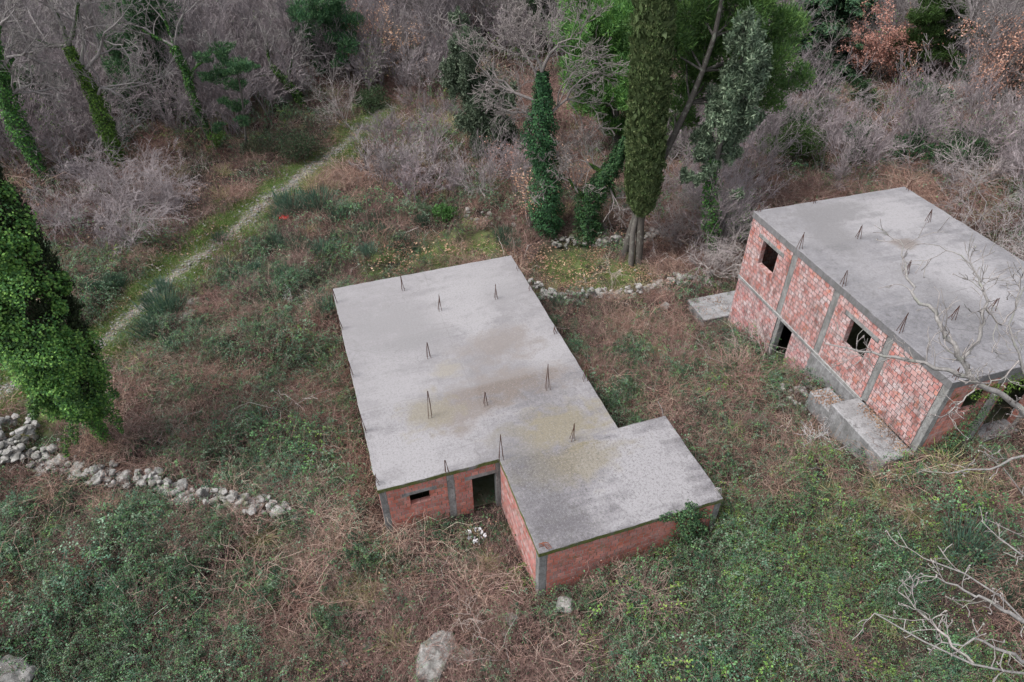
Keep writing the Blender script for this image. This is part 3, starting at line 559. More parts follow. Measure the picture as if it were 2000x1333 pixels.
def mk_mound(seed, R=1.0, H=.95, n=3000, lines=95, cols=G_BR, ls=.047):
    r = np.random.RandomState(seed); m = MB(); P = []; cc = []; sx = r.uniform(.7, 1.3, 2)
    for i in range(lines):
        b = r.uniform(0, 6.28); l = R*r.uniform(.35, 1.0); h = H*r.uniform(.45, 1.15)*(1.15-.5*l/R); p0 = np.array([*r.normal(0, .22*R, 2), -.05]); t = np.linspace(0, 1, 8)
        arc = p0 + np.stack([l*t**1.2*math.cos(b)*sx[0], l*t**1.2*math.sin(b)*sx[1], h*np.sin(np.minimum(t*1.02, 1)*PI*.80)], 1) + r.normal(0, .025, (8, 3)); m.tube(arc, .006*np.linspace(1, .5, 8), 3, shade(r, ((.22,.14,.12),(.15,.09,.08),(.26,.22,.19)), 1)[0])
        k = int(n/lines*r.uniform(.3, 1.7)); tt = r.uniform(.35, 1, k)**.8; P.append(np.stack([np.interp(tt, t, arc[:, d]) for d in range(3)], 1) + r.normal(0, .04, (k, 3))); cc.append(shade(r, cols, 1, .2).repeat(k, 0)*r.uniform(.65, 1.4, (k, 1)))
    P = np.concatenate(P); cc = np.concatenate(cc); k = len(P); nn = nrm(r.normal(0, .55, (k, 3)) + [0, 0, 1]); m.leaves(P, np.cross(nn, rdir(r, k)), nn, ls*r.uniform(.6, 1.4, k), ls*r.uniform(.55, .95, k), cc)
    return m.mesh('bramble_mound', M_leaf)
def mk_brush(seed, cols, H=1.05, n=150):
    r = np.random.RandomState(seed); m = MB(); cs = shade(r, cols, n, .3)
    for k in range(n):
        p = np.array([*r.normal(0, .34, 2), -.05]); d = nrm(np.array([*(p[:2]*.8 + r.normal(0, .28, 2)), 1])); h = H*r.uniform(.4, 1.15); q = [p]
        for j in range(3): q.append(q[-1] + d*h/3); d = nrm(d + r.normal(0, .28, 3) + [d[0]*.25, d[1]*.25, -.12])
        m.tube(q, [.007, .006, .0045, .003], 3, cs[k])
        for j in range(4): s0 = q[1] + (q[3]-q[1])*r.rand(); m.tube([s0, s0 + nrm(d + r.normal(0, .8, 3))*h*.25], [.004, .0025], 3, cs[k])
    c = np.concatenate([r.normal(0, .42, (110, 2)), r.uniform(.05, H*.6, (110, 1))], 1); nn = nrm(r.normal(0, .5, (110, 3)) + [0, 0, 1]); m.leaves(c, np.cross(nn, rdir(r, 110)), nn, .05, .038, shade(r, G_BR, 110, .3))
    return m.mesh('dry_brush', M_twig)
STRAW = ((.50, .42, .29), (.42, .34, .22), (.35, .34, .16), (.26, .30, .10))
KIND = {
 'bramble': [mk_bramble(i) for i in range(5)],
 'yellow_bramble': [mk_bramble(10+i, 560, .58, G_BR[:3]+G_YE) for i in range(3)],
 'dead_cane': [mk_cane(20+i) for i in range(4)],
 'pale_cane': [mk_cane(26+i, 55, ((.40, .28, .23), (.35, .22, .18), (.46, .37, .31)), 1.0, .5, .0045) for i in range(3)],
 'dead_weed': [mk_weed(30+i) for i in range(4)],
 'red_weed': [mk_weed(36+i, 80, ((.24, .15, .13), (.30, .195, .17), (.18, .11, .10), (.36, .25, .21)), .55, 20) for i in range(4)],
 'dry_grass': [mk_blades(40+i, 130, .13, .62, .012, STRAW, .55) for i in range(3)],
 'green_grass': [mk_blades(46+i, 200, .22, .13, .016, ((.12, .21, .05), (.17, .27, .06), (.09, .15, .04), (.27, .28, .13)), .6) for i in range(3)],
 'pale_twig': [mk_cane(60+i, 9, ((.46, .40, .37), (.38, .32, .29), (.52, .48, .45)), 1.25, .55, .007) for i in range(4)],
 'leaf_litter': [mk_flat(50+i, 120, .42, .075, ((.36, .22, .15), (.27, .15, .10), (.44, .30, .21), (.18, .11, .08)), .04) for i in range(3)],
 'low_ivy': [mk_flat(56+i, 260, .42, .06, G_BR, .14, .5, 'ground_ivy') for i in range(3)],
}
ZN = [  # centre px, radius m, {kind: weight}
 ((520,690),5,{'bramble':6}),((430,800),3,{'bramble':2,'dead_cane':1}),((560,900),3.4,{'bramble':8}),((300,1150),4.5,{'bramble':6,'low_ivy':1}),((120,1290),3.5,{'bramble':8}),((450,1230),3,{'bramble':2}),
 ((1350,1150),3.6,{'bramble':16,'yellow_bramble':7}),((1500,1270),3.5,{'bramble':16,'yellow_bramble':4}),((1270,1120),2.6,{'bramble':10}),((1600,1090),3.2,{'bramble':9,'yellow_bramble':8}),((1700,1230),3,{'bramble':9,'yellow_bramble':4}),
 ((1190,690),2.2,{'bramble':3}),((1240,760),1.8,{'bramble':4}),((1450,760),2.2,{'bramble':3}),((1880,830),2,{'bramble':3,'low_ivy':2}),((1470,1010),2,{'bramble':4}),
 ((330,840),2.2,{'pale_cane':5,'dead_cane':3}),((600,1060),3.0,{'pale_cane':9,'dead_cane':4}),((500,1010),1.6,{'pale_cane':6}),((610,630),1.6,{'pale_cane':6}),((670,880),2.6,{'dead_cane':7}),((640,760),2.2,{'dead_cane':5}),((400,870),2,{'pale_cane':5}),((270,740),1.8,{'pale_cane':3,'dead_cane':3}),
 ((1030,1260),4.2,{'red_weed':9}),((900,1180),2.2,{'red_weed':6}),((1250,1290),3,{'red_weed':8}),((760,1250),2.5,{'red_weed':4,'dead_weed':3}),((1420,830),3,{'dead_cane':5,'red_weed':2}),((1230,640),2,{'dead_cane':5,'red_weed':3}),((1440,950),1.8,{'dead_weed':5,'dead_cane':3}),((1560,900),2.4,{'dead_weed':4,'dead_cane':2}),
 ((530,1060),1.0,{'dry_grass':9}),((690,1150),1.1,{'dry_grass':9}),((940,1100),1.2,{'pale_cane':5,'dry_grass':3}),((1750,970),2.0,{'dry_grass':3,'dead_cane':3}),((600,1170),1.4,{'dry_grass':4}),((1880,1000),2.5,{'dead_weed':5,'dry_grass':1}),((1300,800),1.5,{'bramble':3}),
 ((1130,530),2.6,{'leaf_litter':14,'green_grass':2}),((1210,545),1.6,{'green_grass':5,'leaf_litter':5}),((860,490),2.6,{'leaf_litter':5,'dry_grass':2,'green_grass':3}),((1100,480),3,{'leaf_litter':6}),
 ((900,1000),1.2,{'low_ivy':6,'dead_weed':2}),((960,1015),.8,{'low_ivy':12}),((820,1070),2,{'bramble':3,'leaf_litter':3}),((60,900),2,{'low_ivy':4,'dead_weed':2}),((130,1000),3,{'dead_weed':5,'low_ivy':3}),((350,1080),2.4,{'dead_weed':3,'bramble':2}),
 ((800,270),8,{'red_weed':5,'dry_grass':1}),((1180,240),7,{'red_weed':9}),((980,330),5,{'dry_grass':2,'red_weed':2}),((500,500),3,{'dead_weed':4,'green_grass':1}),((700,540),3,{'dead_weed':4,'bramble':1}),((430,620),2,{'dead_weed':3}),
]
ZW = [(gnd(*c)[:2], R, w) for c, R, w in ZN]
kinds = list(KIND)
def blocked(x, y, mg=.10):
    a, b = F1.loc(x, y); bad = (a > -mg) & (a < B1L+mg) & (b > -mg) & (b < B1W+mg) | (a > B1L-.5) & (a < B1L2+mg) & (b > B1G-mg) & (b < B1W2+mg)
    a, b = F2.loc(x, y); bad |= (a > -mg) & (a < B2L+mg) & (b > -mg) & (b < B2W+mg) | (a > 7.4) & (a < B2L+.2) & (b > -1.35) & (b < .1) | (a > -1.95) & (a < .1) & (b > -1.4) & (b < 3.3)
    return bad
rs = np.random.RandomState(77)
def candidates(x0, x1, y0, y1, st):
    gx, gy = np.meshgrid(np.arange(x0, x1, st), np.arange(y0, y1, st)); x = (gx + rs.uniform(-.5, .5, gx.shape)*st).ravel(); y = (gy + rs.uniform(-.5, .5, gx.shape)*st).ravel(); return x, y
def in_view(x, y, z=1., mg=220):
    p = topx(np.stack([x, y, np.full(len(x), z)], 1)); return (p[:, 0] > -mg) & (p[:, 0] < 2000+mg) & (p[:, 1] > -mg) & (p[:, 1] < 1333+mg)
SW = [[gnd(*q)[:2] for q in l] for l in ([(-60,885),(60,893),(150,925),(240,951),(340,970),(455,990)], [(1035,565),(1100,590),(1190,583),(1300,567),(1345,557)], [(1085,486),(1170,484),(1290,466)])]
def undergrowth(x, y, sc_, tag_):
    k = ~blocked(x, y) & in_view(x, y)
    for l in SW: k &= poly_dist(x, y, l) > .30
    x, y = x[k], y[k]
    W = np.zeros((len(x), len(kinds))); b1_, b2_, b3_ = bumps(x*.5+9, y*.5), bumps(x*.7-31, y*.7+4), bumps(x*.4+70, y*.4-20)
    base = {'bramble': 1.15*np.exp(3*b1_), 'dead_cane': .85*np.exp(2.4*b2_), 'dead_weed': 2.2*np.exp(2*b3_), 'red_weed': .35*np.exp(2*b2_), 'leaf_litter': .35, 'low_ivy': .35*np.exp(2*b1_), 'dry_grass': .10, 'yellow_bramble': .16*np.exp(2*b1_), 'pale_cane': .08, 'pale_twig': .16}
    for kk, v in base.items(): W[:, kinds.index(kk)] = v
    for (cx_, cy_), R, w in ZW:
        f = np.exp(-((x-cx_)**2+(y-cy_)**2)/(R*R)*1.1)
        for kk, v in w.items(): W[:, kinds.index(kk)] += v*f
    ga = grass_amt(x, y); pd = poly_dist(x, y, PATH)
    W *= (1-np.clip(ga*1.15, 0, .93))[:, None]; W[:, kinds.index('green_grass')] += 2.5*ga; W[:, kinds.index('leaf_litter')] += .5*ga
    near = pd < 1.35
    for kk in kinds:
        if kk not in ('green_grass', 'leaf_litter'): W[near, kinds.index(kk)] *= .04
    W[near, kinds.index('green_grass')] += 1
    far = y > 40
    W[far, kinds.index('bramble')] *= .35; W[far, kinds.index('dead_weed')] *= 1.6; W[far, kinds.index('leaf_litter')] *= 3
    P = W/W.sum(1, keepdims=True); ch = (P.cumsum(1) > rs.rand(len(x), 1)).argmax(1)
    hi = (pd < .8) & ((ch != kinds.index('green_grass')) | (rs.rand(len(x)) < .6)); x, y, ch = x[~hi], y[~hi], ch[~hi]
    z = T(x, y) + np.clip(bumps(x*.9+17, y*.9-8), -.1, .5)*.6*np.isin(ch, [0, 1, 2])*(np.hypot(x-20, y-40) > 0); s = sc_*rs.uniform(.6, 1.25, len(x))*np.where(rs.rand(len(x)) < .12, 1.55, 1.)
    return x, y, z, s, ch
parts_ = [undergrowth(*candidates(-34, 34, 6, 34, .47), 1., 0), undergrowth(*candidates(-55, 60, 34, 60, .70), 1.35, 1), undergrowth(*candidates(-90, 90, 60, 108, 1.15), 2.0, 2)]
X_, Y_, Z_, S_, C_ = [np.concatenate([p[i] for p in parts_]) for i in range(5)]
for ki, kk in enumerate(kinds):
    q = C_ == ki; n = int(q.sum())
    if n: scatter(kk, KIND[kk], np.stack([X_[q], Y_[q], Z_[q]-.02], 1), rs.uniform(0, 6.28, n), S_[q], rs.randint(len(KIND[kk]), size=n), .12, ki)
# taller mounds of bramble and dry brush over the carpet
xm, ym = candidates(-32, 32, 7, 40, 1.32); k = ~blocked(xm, ym, .75) & in_view(xm, ym) & (poly_dist(xm, ym, PATH) > 2.0) & (grass_amt(xm, ym) < .3)
for l in SW: k &= poly_dist(xm, ym, l) > 1.0
a_, b_ = F1.loc(xm, ym); k &= ~((a_ > B1L-.5) & (a_ < B1L+3.2) & (b_ > .5) & (b_ < B1G+.2)); a_, b_ = F2.loc(xm, ym); k &= ~((a_ > -2.5) & (a_ < 13) & (b_ > -2.0) & (b_ < 9))
xm, ym = xm[k], ym[k]; gw = .45*np.exp(3*bumps(xm*.5+9, ym*.5)); bw = 1.0*np.exp(2.2*bumps(xm*.7-31, ym*.7+4)); yw = np.zeros(len(xm))
for (cx_, cy_), R, w in ZW:
    f = np.exp(-((xm-cx_)**2+(ym-cy_)**2)/(R*R)*1.1); gw += f*.5*sum(w.get(q, 0) for q in ('bramble', 'low_ivy')); yw += f*.35*w.get('yellow_bramble', 0); bw += f*.45*sum(w.get(q, 0) for q in ('dead_cane', 'pale_cane', 'red_weed', 'dead_weed'))
u = rs.rand(len(xm))*(gw+bw+yw); ty = np.where(u < gw, 0, np.where(u < gw+yw, 1, 2)); keep_ = rs.rand(len(xm)) < .80; xm, ym, ty = xm[keep_], ym[keep_], ty[keep_]; zm = T(xm, ym)
MND = [[mk_mound(700+i) for i in range(4)], [mk_mound(710+i, cols=G_BR[:3]+G_YE) for i in range(2)], [mk_brush(720+i, c_) for i, c_ in enumerate((((.22,.14,.12),(.30,.19,.16),(.16,.10,.09)), ((.34,.22,.18),(.42,.29,.24),(.26,.16,.13)), ((.24,.15,.14),(.17,.11,.10),(.30,.22,.19)), ((.30,.20,.17),(.22,.14,.12))))]]
for q in range(3):
    k = ty == q; n = int(k.sum()); scatter(['bramble_mounds', 'yellowing_bramble_mounds', 'dry_brush'][q], MND[q], np.stack([xm[k], ym[k], zm[k]-.05], 1), rs.uniform(0, 6.28, n), rs.uniform(.55, 1.15, n), rs.randint(len(MND[q]), size=n), .1, 40+q)
# loose pebbles and small turf along the path
def pebble(seed, k=3):
    r = np.random.RandomState(seed); m = MB()
    for _ in range(k): rock_into(m, r, r.normal(0, .12, 3)*[1, 1, 0], r.uniform(.03, .07))
    return m.mesh('pebble', M_rock)
def rock_into(m, r, c, s, flat=.65, sub=1, blocky=0):
    import bmesh as bmm
    b = bmm.new(); bmm.ops.create_icosphere(b, subdivisions=sub, radius=1); v = np.array([x.co[:] for x in b.verts]); f = np.array([[q.index for q in x.verts] for x in b.faces]); b.free()
    if blocky: v = np.sign(v)*np.abs(v)**.45*.8; q_ = nrm(r.normal(0, .3, 3)+[0,0,1]); e1 = nrm(np.cross(q_, [1,.2,0])); v = v@np.array([e1, np.cross(q_, e1), q_])
    for _ in range(9): n_ = rdir(r, 1)[0]; dd = v@n_; lim = r.uniform(.55, .85); v = v - np.maximum(dd-lim, 0)[:, None]*n_*.95
    v = v*(1 + r.normal(0, .035, (len(v), 1)))*np.array([r.uniform(.8, 1.3), r.uniform(.7, 1.1), flat*r.uniform(.8, 1.2)]); a = r.uniform(0, 6.28); R = np.array([[math.cos(a), -math.sin(a), 0], [math.sin(a), math.cos(a), 0], [0, 0, 1]])
    m.add(np.asarray(c) + (v@R.T)*s, f)
k_ = rs.randint(len(pp)-1, size=2200); off = rs.normal(0, .75, 2200); x = pp[k_, 0] + s_[k_, 0]*off; y = pp[k_, 1] + s_[k_, 1]*off
scatter('pebbles', [pebble(i) for i in range(4)], np.stack([x, y, T(x, y)+.02], 1), rs.uniform(0, 6, 2200), rs.uniform(.6, 1.7, 2200), rs.randint(4, size=2200), .1, 3)
k_ = rs.randint(len(pp)-1, size=1500); off = rs.choice([-1, 1], 1500)*(.55 + np.abs(rs.normal(0, .7, 1500))); x = pp[k_, 0] + s_[k_, 0]*off; y = pp[k_, 1] + s_[k_, 1]*off; q = ~blocked(x, y)
x, y = x[q], y[q]; n = len(x); scatter('short_turf', KIND['green_grass'], np.stack([x, y, T(x, y)-.01], 1), rs.uniform(0, 6, n), rs.uniform(.6, 1.4, n), rs.randint(3, size=n), .1, 4)

# ------------------------------------------------------------------ rocks and dry stone walls
def rock(px, py, size, label, flat=.6, seed=0, name='rock', group=None, sub=3, sink=.15):
    p = gnd(px, py); r = np.random.RandomState(seed + int(px)); m = MB(); rock_into(m, r, (0, 0, 0), size, flat, sub)
    if size > .5: [rock_into(m, r, (*r.normal(0, size*.5, 2), -.1*size), size*.5, flat, sub) for _ in range(3)]
    o = m.build(name, M_rock); o.location = (p[0], p[1], p[2] + size*flat*.5 - sink*size); o.rotation_euler[2] = r.uniform(0, 6); return tag(o, label, 'rock', group)
rock(842, 1300, .95, 'large grey boulder at the bottom edge below the annex', .55, sink=.25); rock(1105, 1188, .34, 'squarish pale boulder just below the near left corner of the annex', .9)
rock(1000, 1212, .26, 'pale stone half buried in red weeds, left of the squarish boulder', .7); rock(985, 1235, .14, 'small grey stone under the half-buried pale stone', .7)
rock(12, 1328, .75, 'big white rock cut off by the bottom left corner', .7); rock(672, 1300, .22, 'small white stone to the left of the large bottom boulder', .8); rock(285, 1322, .2, 'lone small white stone by the bottom edge at left', .8)
rock(382, 590, .42, 'long pale ledge stone beside the broom bush by the path', .4); rock(365, 618, .5, 'long grey ledge stone under the broom bush by the path', .4); rock(345, 590, .16, 'small white stone on the grass beside the ledge stones', .7)
rock(456, 392, .42, 'pale grey rock at the left edge of the path bend', .7); rock(300, 568, .2, 'single white stone lying on the path verge', .7); rock(100, 382, .5, 'flat pale boulder in the thicket left of the path', .5); rock(150, 487, .55, 'broad pale rock under the bare shrubs at left', .4); rock(288, 470, .45, 'dark rounded rock beneath the bare shrubs', .6)
rock(1300, 604, .3, 'upright pale stone in the grass right of the low building', 1.0); rock(1296, 625, .2, 'small white stone just below the upright pale stone', .8); rock(1447, 795, .16, 'small round stone between the two buildings', .9); rock(180, 932, .28, 'round boulder in front of the near stone wall', .8); rock(1205, 710, .2, 'pale flat stone right of the low roof', .5)
rock(500, 642, .4, 'grey stone among brambles left of the low building', .5); rock(720, 1262, .2, 'grey stone in the weeds at the bottom', .7)
for i, (x, y, s) in enumerate([(1600,150,.9),(1625,138,.8),(1578,162,.6),(1718,118,1.1),(1735,140,.9),(1795,142,.9),(1860,190,1.2),(1825,200,.8),(1905,165,.9),(1940,205,1.2),(1930,225,.9),(1960,190,.8),(1880,215,.8),(1890,150,.7),(1330,205,.8),(1310,225,.7),(1345,190,.7),(85,265,.8),(70,300,.6),(100,340,.5),(1990,400,.7),(1975,395,.5)]):
    rock(x, y, s, 'weathered white rock outcrop on the wooded slope at the back' , .8, i, 'outcrop_rock', 'rock outcrops on the back slope')
rr = np.random.RandomState(8)
for i in range(46):
    px, py = [(rr.uniform(380, 480), rr.uniform(410, 450)), (rr.uniform(1190, 1300), rr.uniform(500, 560)), (rr.uniform(230, 330), rr.uniform(540, 680)), (rr.uniform(560, 660), rr.uniform(300, 360)), (rr.uniform(700, 790), rr.uniform(200, 240))][i % 5]
    rock(px, py, rr.uniform(.06, .15), 'small white stone loose on the ground by the path or stone walls', .7, i, 'loose_stone', 'loose white stones', 1)
def stone_wall(pxs, label, n, s, h, spread=.25, seed=0):
    r = np.random.RandomState(seed); P = path_pts([gnd(*p) for p in pxs], n*3); o0 = P[len(P)//2].copy(); o0[2] = T1(o0[0], o0[1]); m = MB(); L = np.linalg.norm(np.diff(P, axis=0), axis=1).sum()
    for lay in range(int(max(1, h/(s*1.1)))+1):
        for k in range(n):
            q = P[min(len(P)-1, int((k + r.rand())*3))]; c = q + np.append(r.normal(0, spread*(1-.12*lay), 2), 0); zz = T1(c[0], c[1]) + lay*s*1.05 + .10 + r.normal(0, .03)
            if lay and math.sin(k*.7+seed)*.5 + r.rand() < .28*lay: continue
            rock_into(m, r, (c[0]-o0[0], c[1]-o0[1], zz-o0[2]), s*r.choice([.35, .5, .65, .85, 1.1, 1.5]), r.uniform(.5, .85), 2, r.rand() < .7)
    o = m.build('stone_wall', M_rock); o.location = o0; return tag(o, label, 'stone wall')
stone_wall([(-60,885),(0,893),(60,893),(105,908),(150,925),(205,938),(240,953),(285,940),(340,965),(400,972),(455,985),(510,998),(560,1010)], 'dry stone wall of rough white stones crossing the left foreground', 240, .175, .55, .26, 1)
stone_wall([(1035,560),(1060,582),(1100,585),(1140,578),(1190,578),(1240,575),(1275,572),(1300,562),(1345,552),(1400,560)], 'low broken line of white stones between the two buildings', 150, .16, .45, .18, 2)
stone_wall([(1085,482),(1130,475),(1170,480),(1220,478),(1290,462),(1400,450)], 'low rubble stone wall under the tall cypress', 110, .15, .4, .2, 3)
stone_wall([(880,420),(960,430),(1040,440)], 'short rubble wall lost in the scrub behind the low building', 22, .17, .2, .3, 4)
# mossy stone ruin with a dark hole at far left
p = gnd(40, 850); r = np.random.RandomState(3); m = MB()
for k in range(60):
    a = r.uniform(.15*PI, 1.85*PI) - PI/2 + PI; c = np.array([math.cos(a)*.75, math.sin(a)*.6, r.uniform(-.2, .75)]) ; rock_into(m, r, c + r.normal(0, .05, 3), r.uniform(.14, .24), .7, 1)
o = m.build('stone_ruin', M_rock, loc=(p[0], p[1], p[2])); tag(o, 'small mossy ring of old stones with a dark hollow, at the left edge', 'ruin')
# litter
r = np.random.RandomState(4); p = gnd(932, 1058); m = MB()
for k in range(30):
    a = r.uniform(0, 6.28); c = np.array([math.cos(a)*.3, math.sin(a)*.24, .28]) + r.normal(0, .05, 3); n_ = 4; u = rdir(r, 1)[0]; w = rdir(r, 1)[0]; gxy = np.array([[i/3-.5, j/3-.5] for i in range(4) for j in range(4)])*r.uniform(.06, .16)
    v = c + gxy[:, :1]*u + gxy[:, 1:]*w + r.normal(0, .012, (16, 3)); m.add(v, [(i*4+j, i*4+j+1, i*4+j+5, i*4+j+4) for i in range(3) for j in range(3)])
tag(m.build('plastic_bag', M_white, loc=(p[0], p[1], p[2]+.12)), 'torn white plastic bag lying in the weeds in front of the doorway', 'plastic bag')
p = gnd(557, 437); m = MB(); gxy = np.array([[i/5-.5, j/5-.5] for i in range(6) for j in range(6)]); m.add(np.concatenate([gxy*[.55, .42], (.12*np.sin(gxy[:, :1]*9)*np.cos(gxy[:, 1:]*8) + r.normal(0, .02, (36, 1)))], 1), [(i*6+j, i*6+j+1, i*6+j+7, i*6+j+6) for i in range(5) for j in range(5)])
tag(m.build('red_rag', simple('red_cloth', (.55, .03, .02), (.4, .02, .02), 8), loc=(p[0], p[1], p[2]+.45)), 'small red rag caught at the foot of the broom bushes by the path', 'rag')

# ------------------------------------------------------------------ trees with a shape of their own
def up_at(base, pts):
    """points given on the photograph, placed in the upright plane through the foot of the tree (third value: metres behind it)."""
    out = []
    for q in pts:
        d = ray(q[0], q[1]); t = (base[1] + (q[2] if len(q) > 2 else 0))/d[1]; out.append(CAM + d*t)
    return np.array(out)
BK = (.11, .10, .09); BKP = (.30, .285, .275); TW = (.255, .222, .23)
def bark_obj(out, name, parent, col, base, rmin=0, smooth=True, mat=None):
    m = MB(); tubes(m, out, col, rmin); m.V = [v - base for v in m.V]; return m.build(name, mat or M_bark, parent, smooth)
def leaf_obj(m, name, parent, base): m.V = [v - base for v in m.V]; return m.build(name, M_leaf, parent)

def ivy_oak(px, base, trunk, limbs, rad, ivr, nivy, label, seed, crown_L=3.0, depth=3, ivl=1.0, col=(.31, .285, .28), ivcols=None, isz=.13):
    r = np.random.RandomState(seed); B = gnd(*base); t = empty('ivy_clad_tree', B, label, 'tree'); P = up_at(B, trunk); P[0] = B - [0, 0, .3]; P = path_pts(P, 12); P[1:-1] += r.normal(0, .06, (10, 3))
    bark_obj([(P, np.linspace(rad, rad*.55, len(P)), 9)], 'trunk', t, BK, B); out = []
    for lb in limbs:
        Q = up_at(B, lb); Q[0] = P[np.argmin(np.linalg.norm(P-Q[0], axis=1))]; Q = path_pts(Q, 7); Q[2:] += r.normal(0, .10, (5, 3)); R = np.linspace(rad*.5, rad*.12, 7); out.append((Q, R, 5))
        for _ in range(9):
            i = r.randint(2, 7); d = nrm(Q[i]-Q[i-1]); nd = nrm(d + np.cross(d, r.normal(0, 1, 3))*.9 + [0, 0, .15]); grow(out, r, Q[i], nd, crown_L*r.uniform(.5, 1.1)*(1.2-.1*i), R[i]*.6, min(depth, 3), .05, (3, 4), .6, .25, .8)
    bark_obj(out, 'branches', t, col, B, .012)
    if nivy:
        m = MB(); k = max(2, int(12*ivl)); ivy(m, r, P[:k], ivr, nivy, isz, *( (ivcols,) if ivcols else ())); 
        for lb in limbs[:0 if seed == 5 else 3]:
            Q = up_at(B, lb); Q = path_pts(Q, 8)[:5]; ivy(m, r, Q, [min(.16, ivr[-1]*.4), .1, .05], nivy//14, isz)
        leaf_obj(m, 'ivy', t, B)
    return t
IVB = ((.10, .20, .035), (.07, .15, .03), (.14, .26, .045), (.045, .10, .025))
ivy_oak(0, (238,340), [(238,340),(205,240),(170,160),(133,90)], [[(133,90),(100,90),(60,75),(20,50)],[(133,90),(118,40),(95,5),(80,-50)],[(133,90),(150,40),(155,-10),(165,-70)],[(165,150),(190,110),(215,60),(240,30)],[(165,150),(158,90),(158,30),(150,-40)],[(190,190),(205,170),(235,190),(250,205)]], .27, [.25,.5,.55,.42,.3], 9000, 'tall bare oak with a bright ivy-wrapped trunk leaning left, in the upper left', 1, 3.6, 4, 1.0, ivcols=IVB)
ivy_oak(0, (412,275), [(412,275),(378,190),(352,110),(340,90)], [[(340,90),(325,45),(305,0),(300,-50)],[(370,160),(380,130),(400,120),(430,100)],[(345,95),(300,70),(260,50),(230,30)],[(340,90),(350,40),(365,0),(370,-40)]], .2, [.18,.3,.33,.3], 4500, 'slender bare tree with ivy up its thin trunk, right of the bright ivy oak', 2, 3.0, 4)
ivy_oak(0, (602,220), [(602,220),(575,175),(545,145),(528,128)], [[(528,128),(520,90),(530,50)],[(560,160),(570,120),(575,80)],[(545,145),(500,150),(470,120)]], .2, [.2,.38,.36,.2], 3800, 'short crooked ivy-covered tree leaning left above the path', 3, 2.6, 3)
ivy_oak(0, (87,358), [(87,358),(60,290),(20,225),(0,150),(-20,80)], [[(0,150),(30,110),(60,100)],[(-10,110),(0,50),(30,20)],[(10,200),(40,170),(70,165)]], .3, [.3,.55,.7,.5], 8000, 'dark ivy-smothered tree leaning out of the left edge', 4, 3.0, 3)
ivy_oak(0, (1074,466), [(1074,466),(1070,400),(1060,300),(1058,220),(1058,140)], [[(1058,170),(1030,110),(1010,85),(1000,70)],[(1058,150),(1070,110),(1100,80),(1130,70)],[(1060,200),(1000,170),(950,150),(915,110)],[(1062,240),(1110,180),(1150,150)],[(1058,150),(1050,100),(1060,60)],[(1062,260),(1020,220),(985,215)]], .2, [.35,.95,.95,.8,1.0,.6,.3], 17000, 'bare pale-crowned tree whose upright trunk is a thick column of dark ivy', 5, 2.8, 4, 1.0, (.34,.30,.29), ((.036,.10,.04),(.026,.072,.032),(.055,.14,.05)), .12)
ivy_oak(0, (1150,470), [(1150,470),(1150,400),(1180,340),(1205,310),(1228,270)], [[(1150,400),(1110,350),(1070,320)],[(1180,340),(1150,320),(1120,315)],[(1180,345),(1200,380),(1195,440)]], .16, [.9,.8,.7,.5,.3], 9500, 'ivy-covered tree arching right toward the tall cypress', 6, 2.2, 3, 1.0, (.34,.30,.29), ((.036,.10,.04),(.026,.072,.032),(.06,.15,.05)), .12)

# the very tall cypress
def cyp_rf(t): return np.interp(t, [0, .04, .12, .3, .5, .7, .85, .95, 1], [.25, .70, .92, 1.0, .96, .90, .84, .8, .7])
B = gnd(1248, 510); r = np.random.RandomState(21); t_ = empty('tall_cypress', B, 'very tall narrow dense green cypress column with a bare twin trunk at its foot', 'tree')
top = up_at(B, [(1290, -150)])[0]; low = up_at(B, [(1252, 420)])[0]
m = MB(); column_crown(m, r, low, top, lambda t: cyp_rf(t)*.92, 42000, .15, .052, ((.105,.155,.058),(.095,.128,.050),(.135,.17,.07),(.07,.10,.042),(.16,.185,.085)), .11, 3, 0, 2.6)
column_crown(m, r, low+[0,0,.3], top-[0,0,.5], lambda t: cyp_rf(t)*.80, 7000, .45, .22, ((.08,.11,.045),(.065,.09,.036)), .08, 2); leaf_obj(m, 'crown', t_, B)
bark_obj([(path_pts(np.array([B-[0,0,.3], low, low+(top-low)*.6]), 8), np.linspace(.24, .12, 8), 9)], 'trunk', t_, (.13,.115,.10), B)
P = np.array([B+[-.45,-.1,-.3], up_at(B, [(1236,455)])[0], low+[-.1,0,1.]]); bark_obj([(P, [.17,.15,.12], 9)], 'trunk', t_, (.17,.155,.14), B)

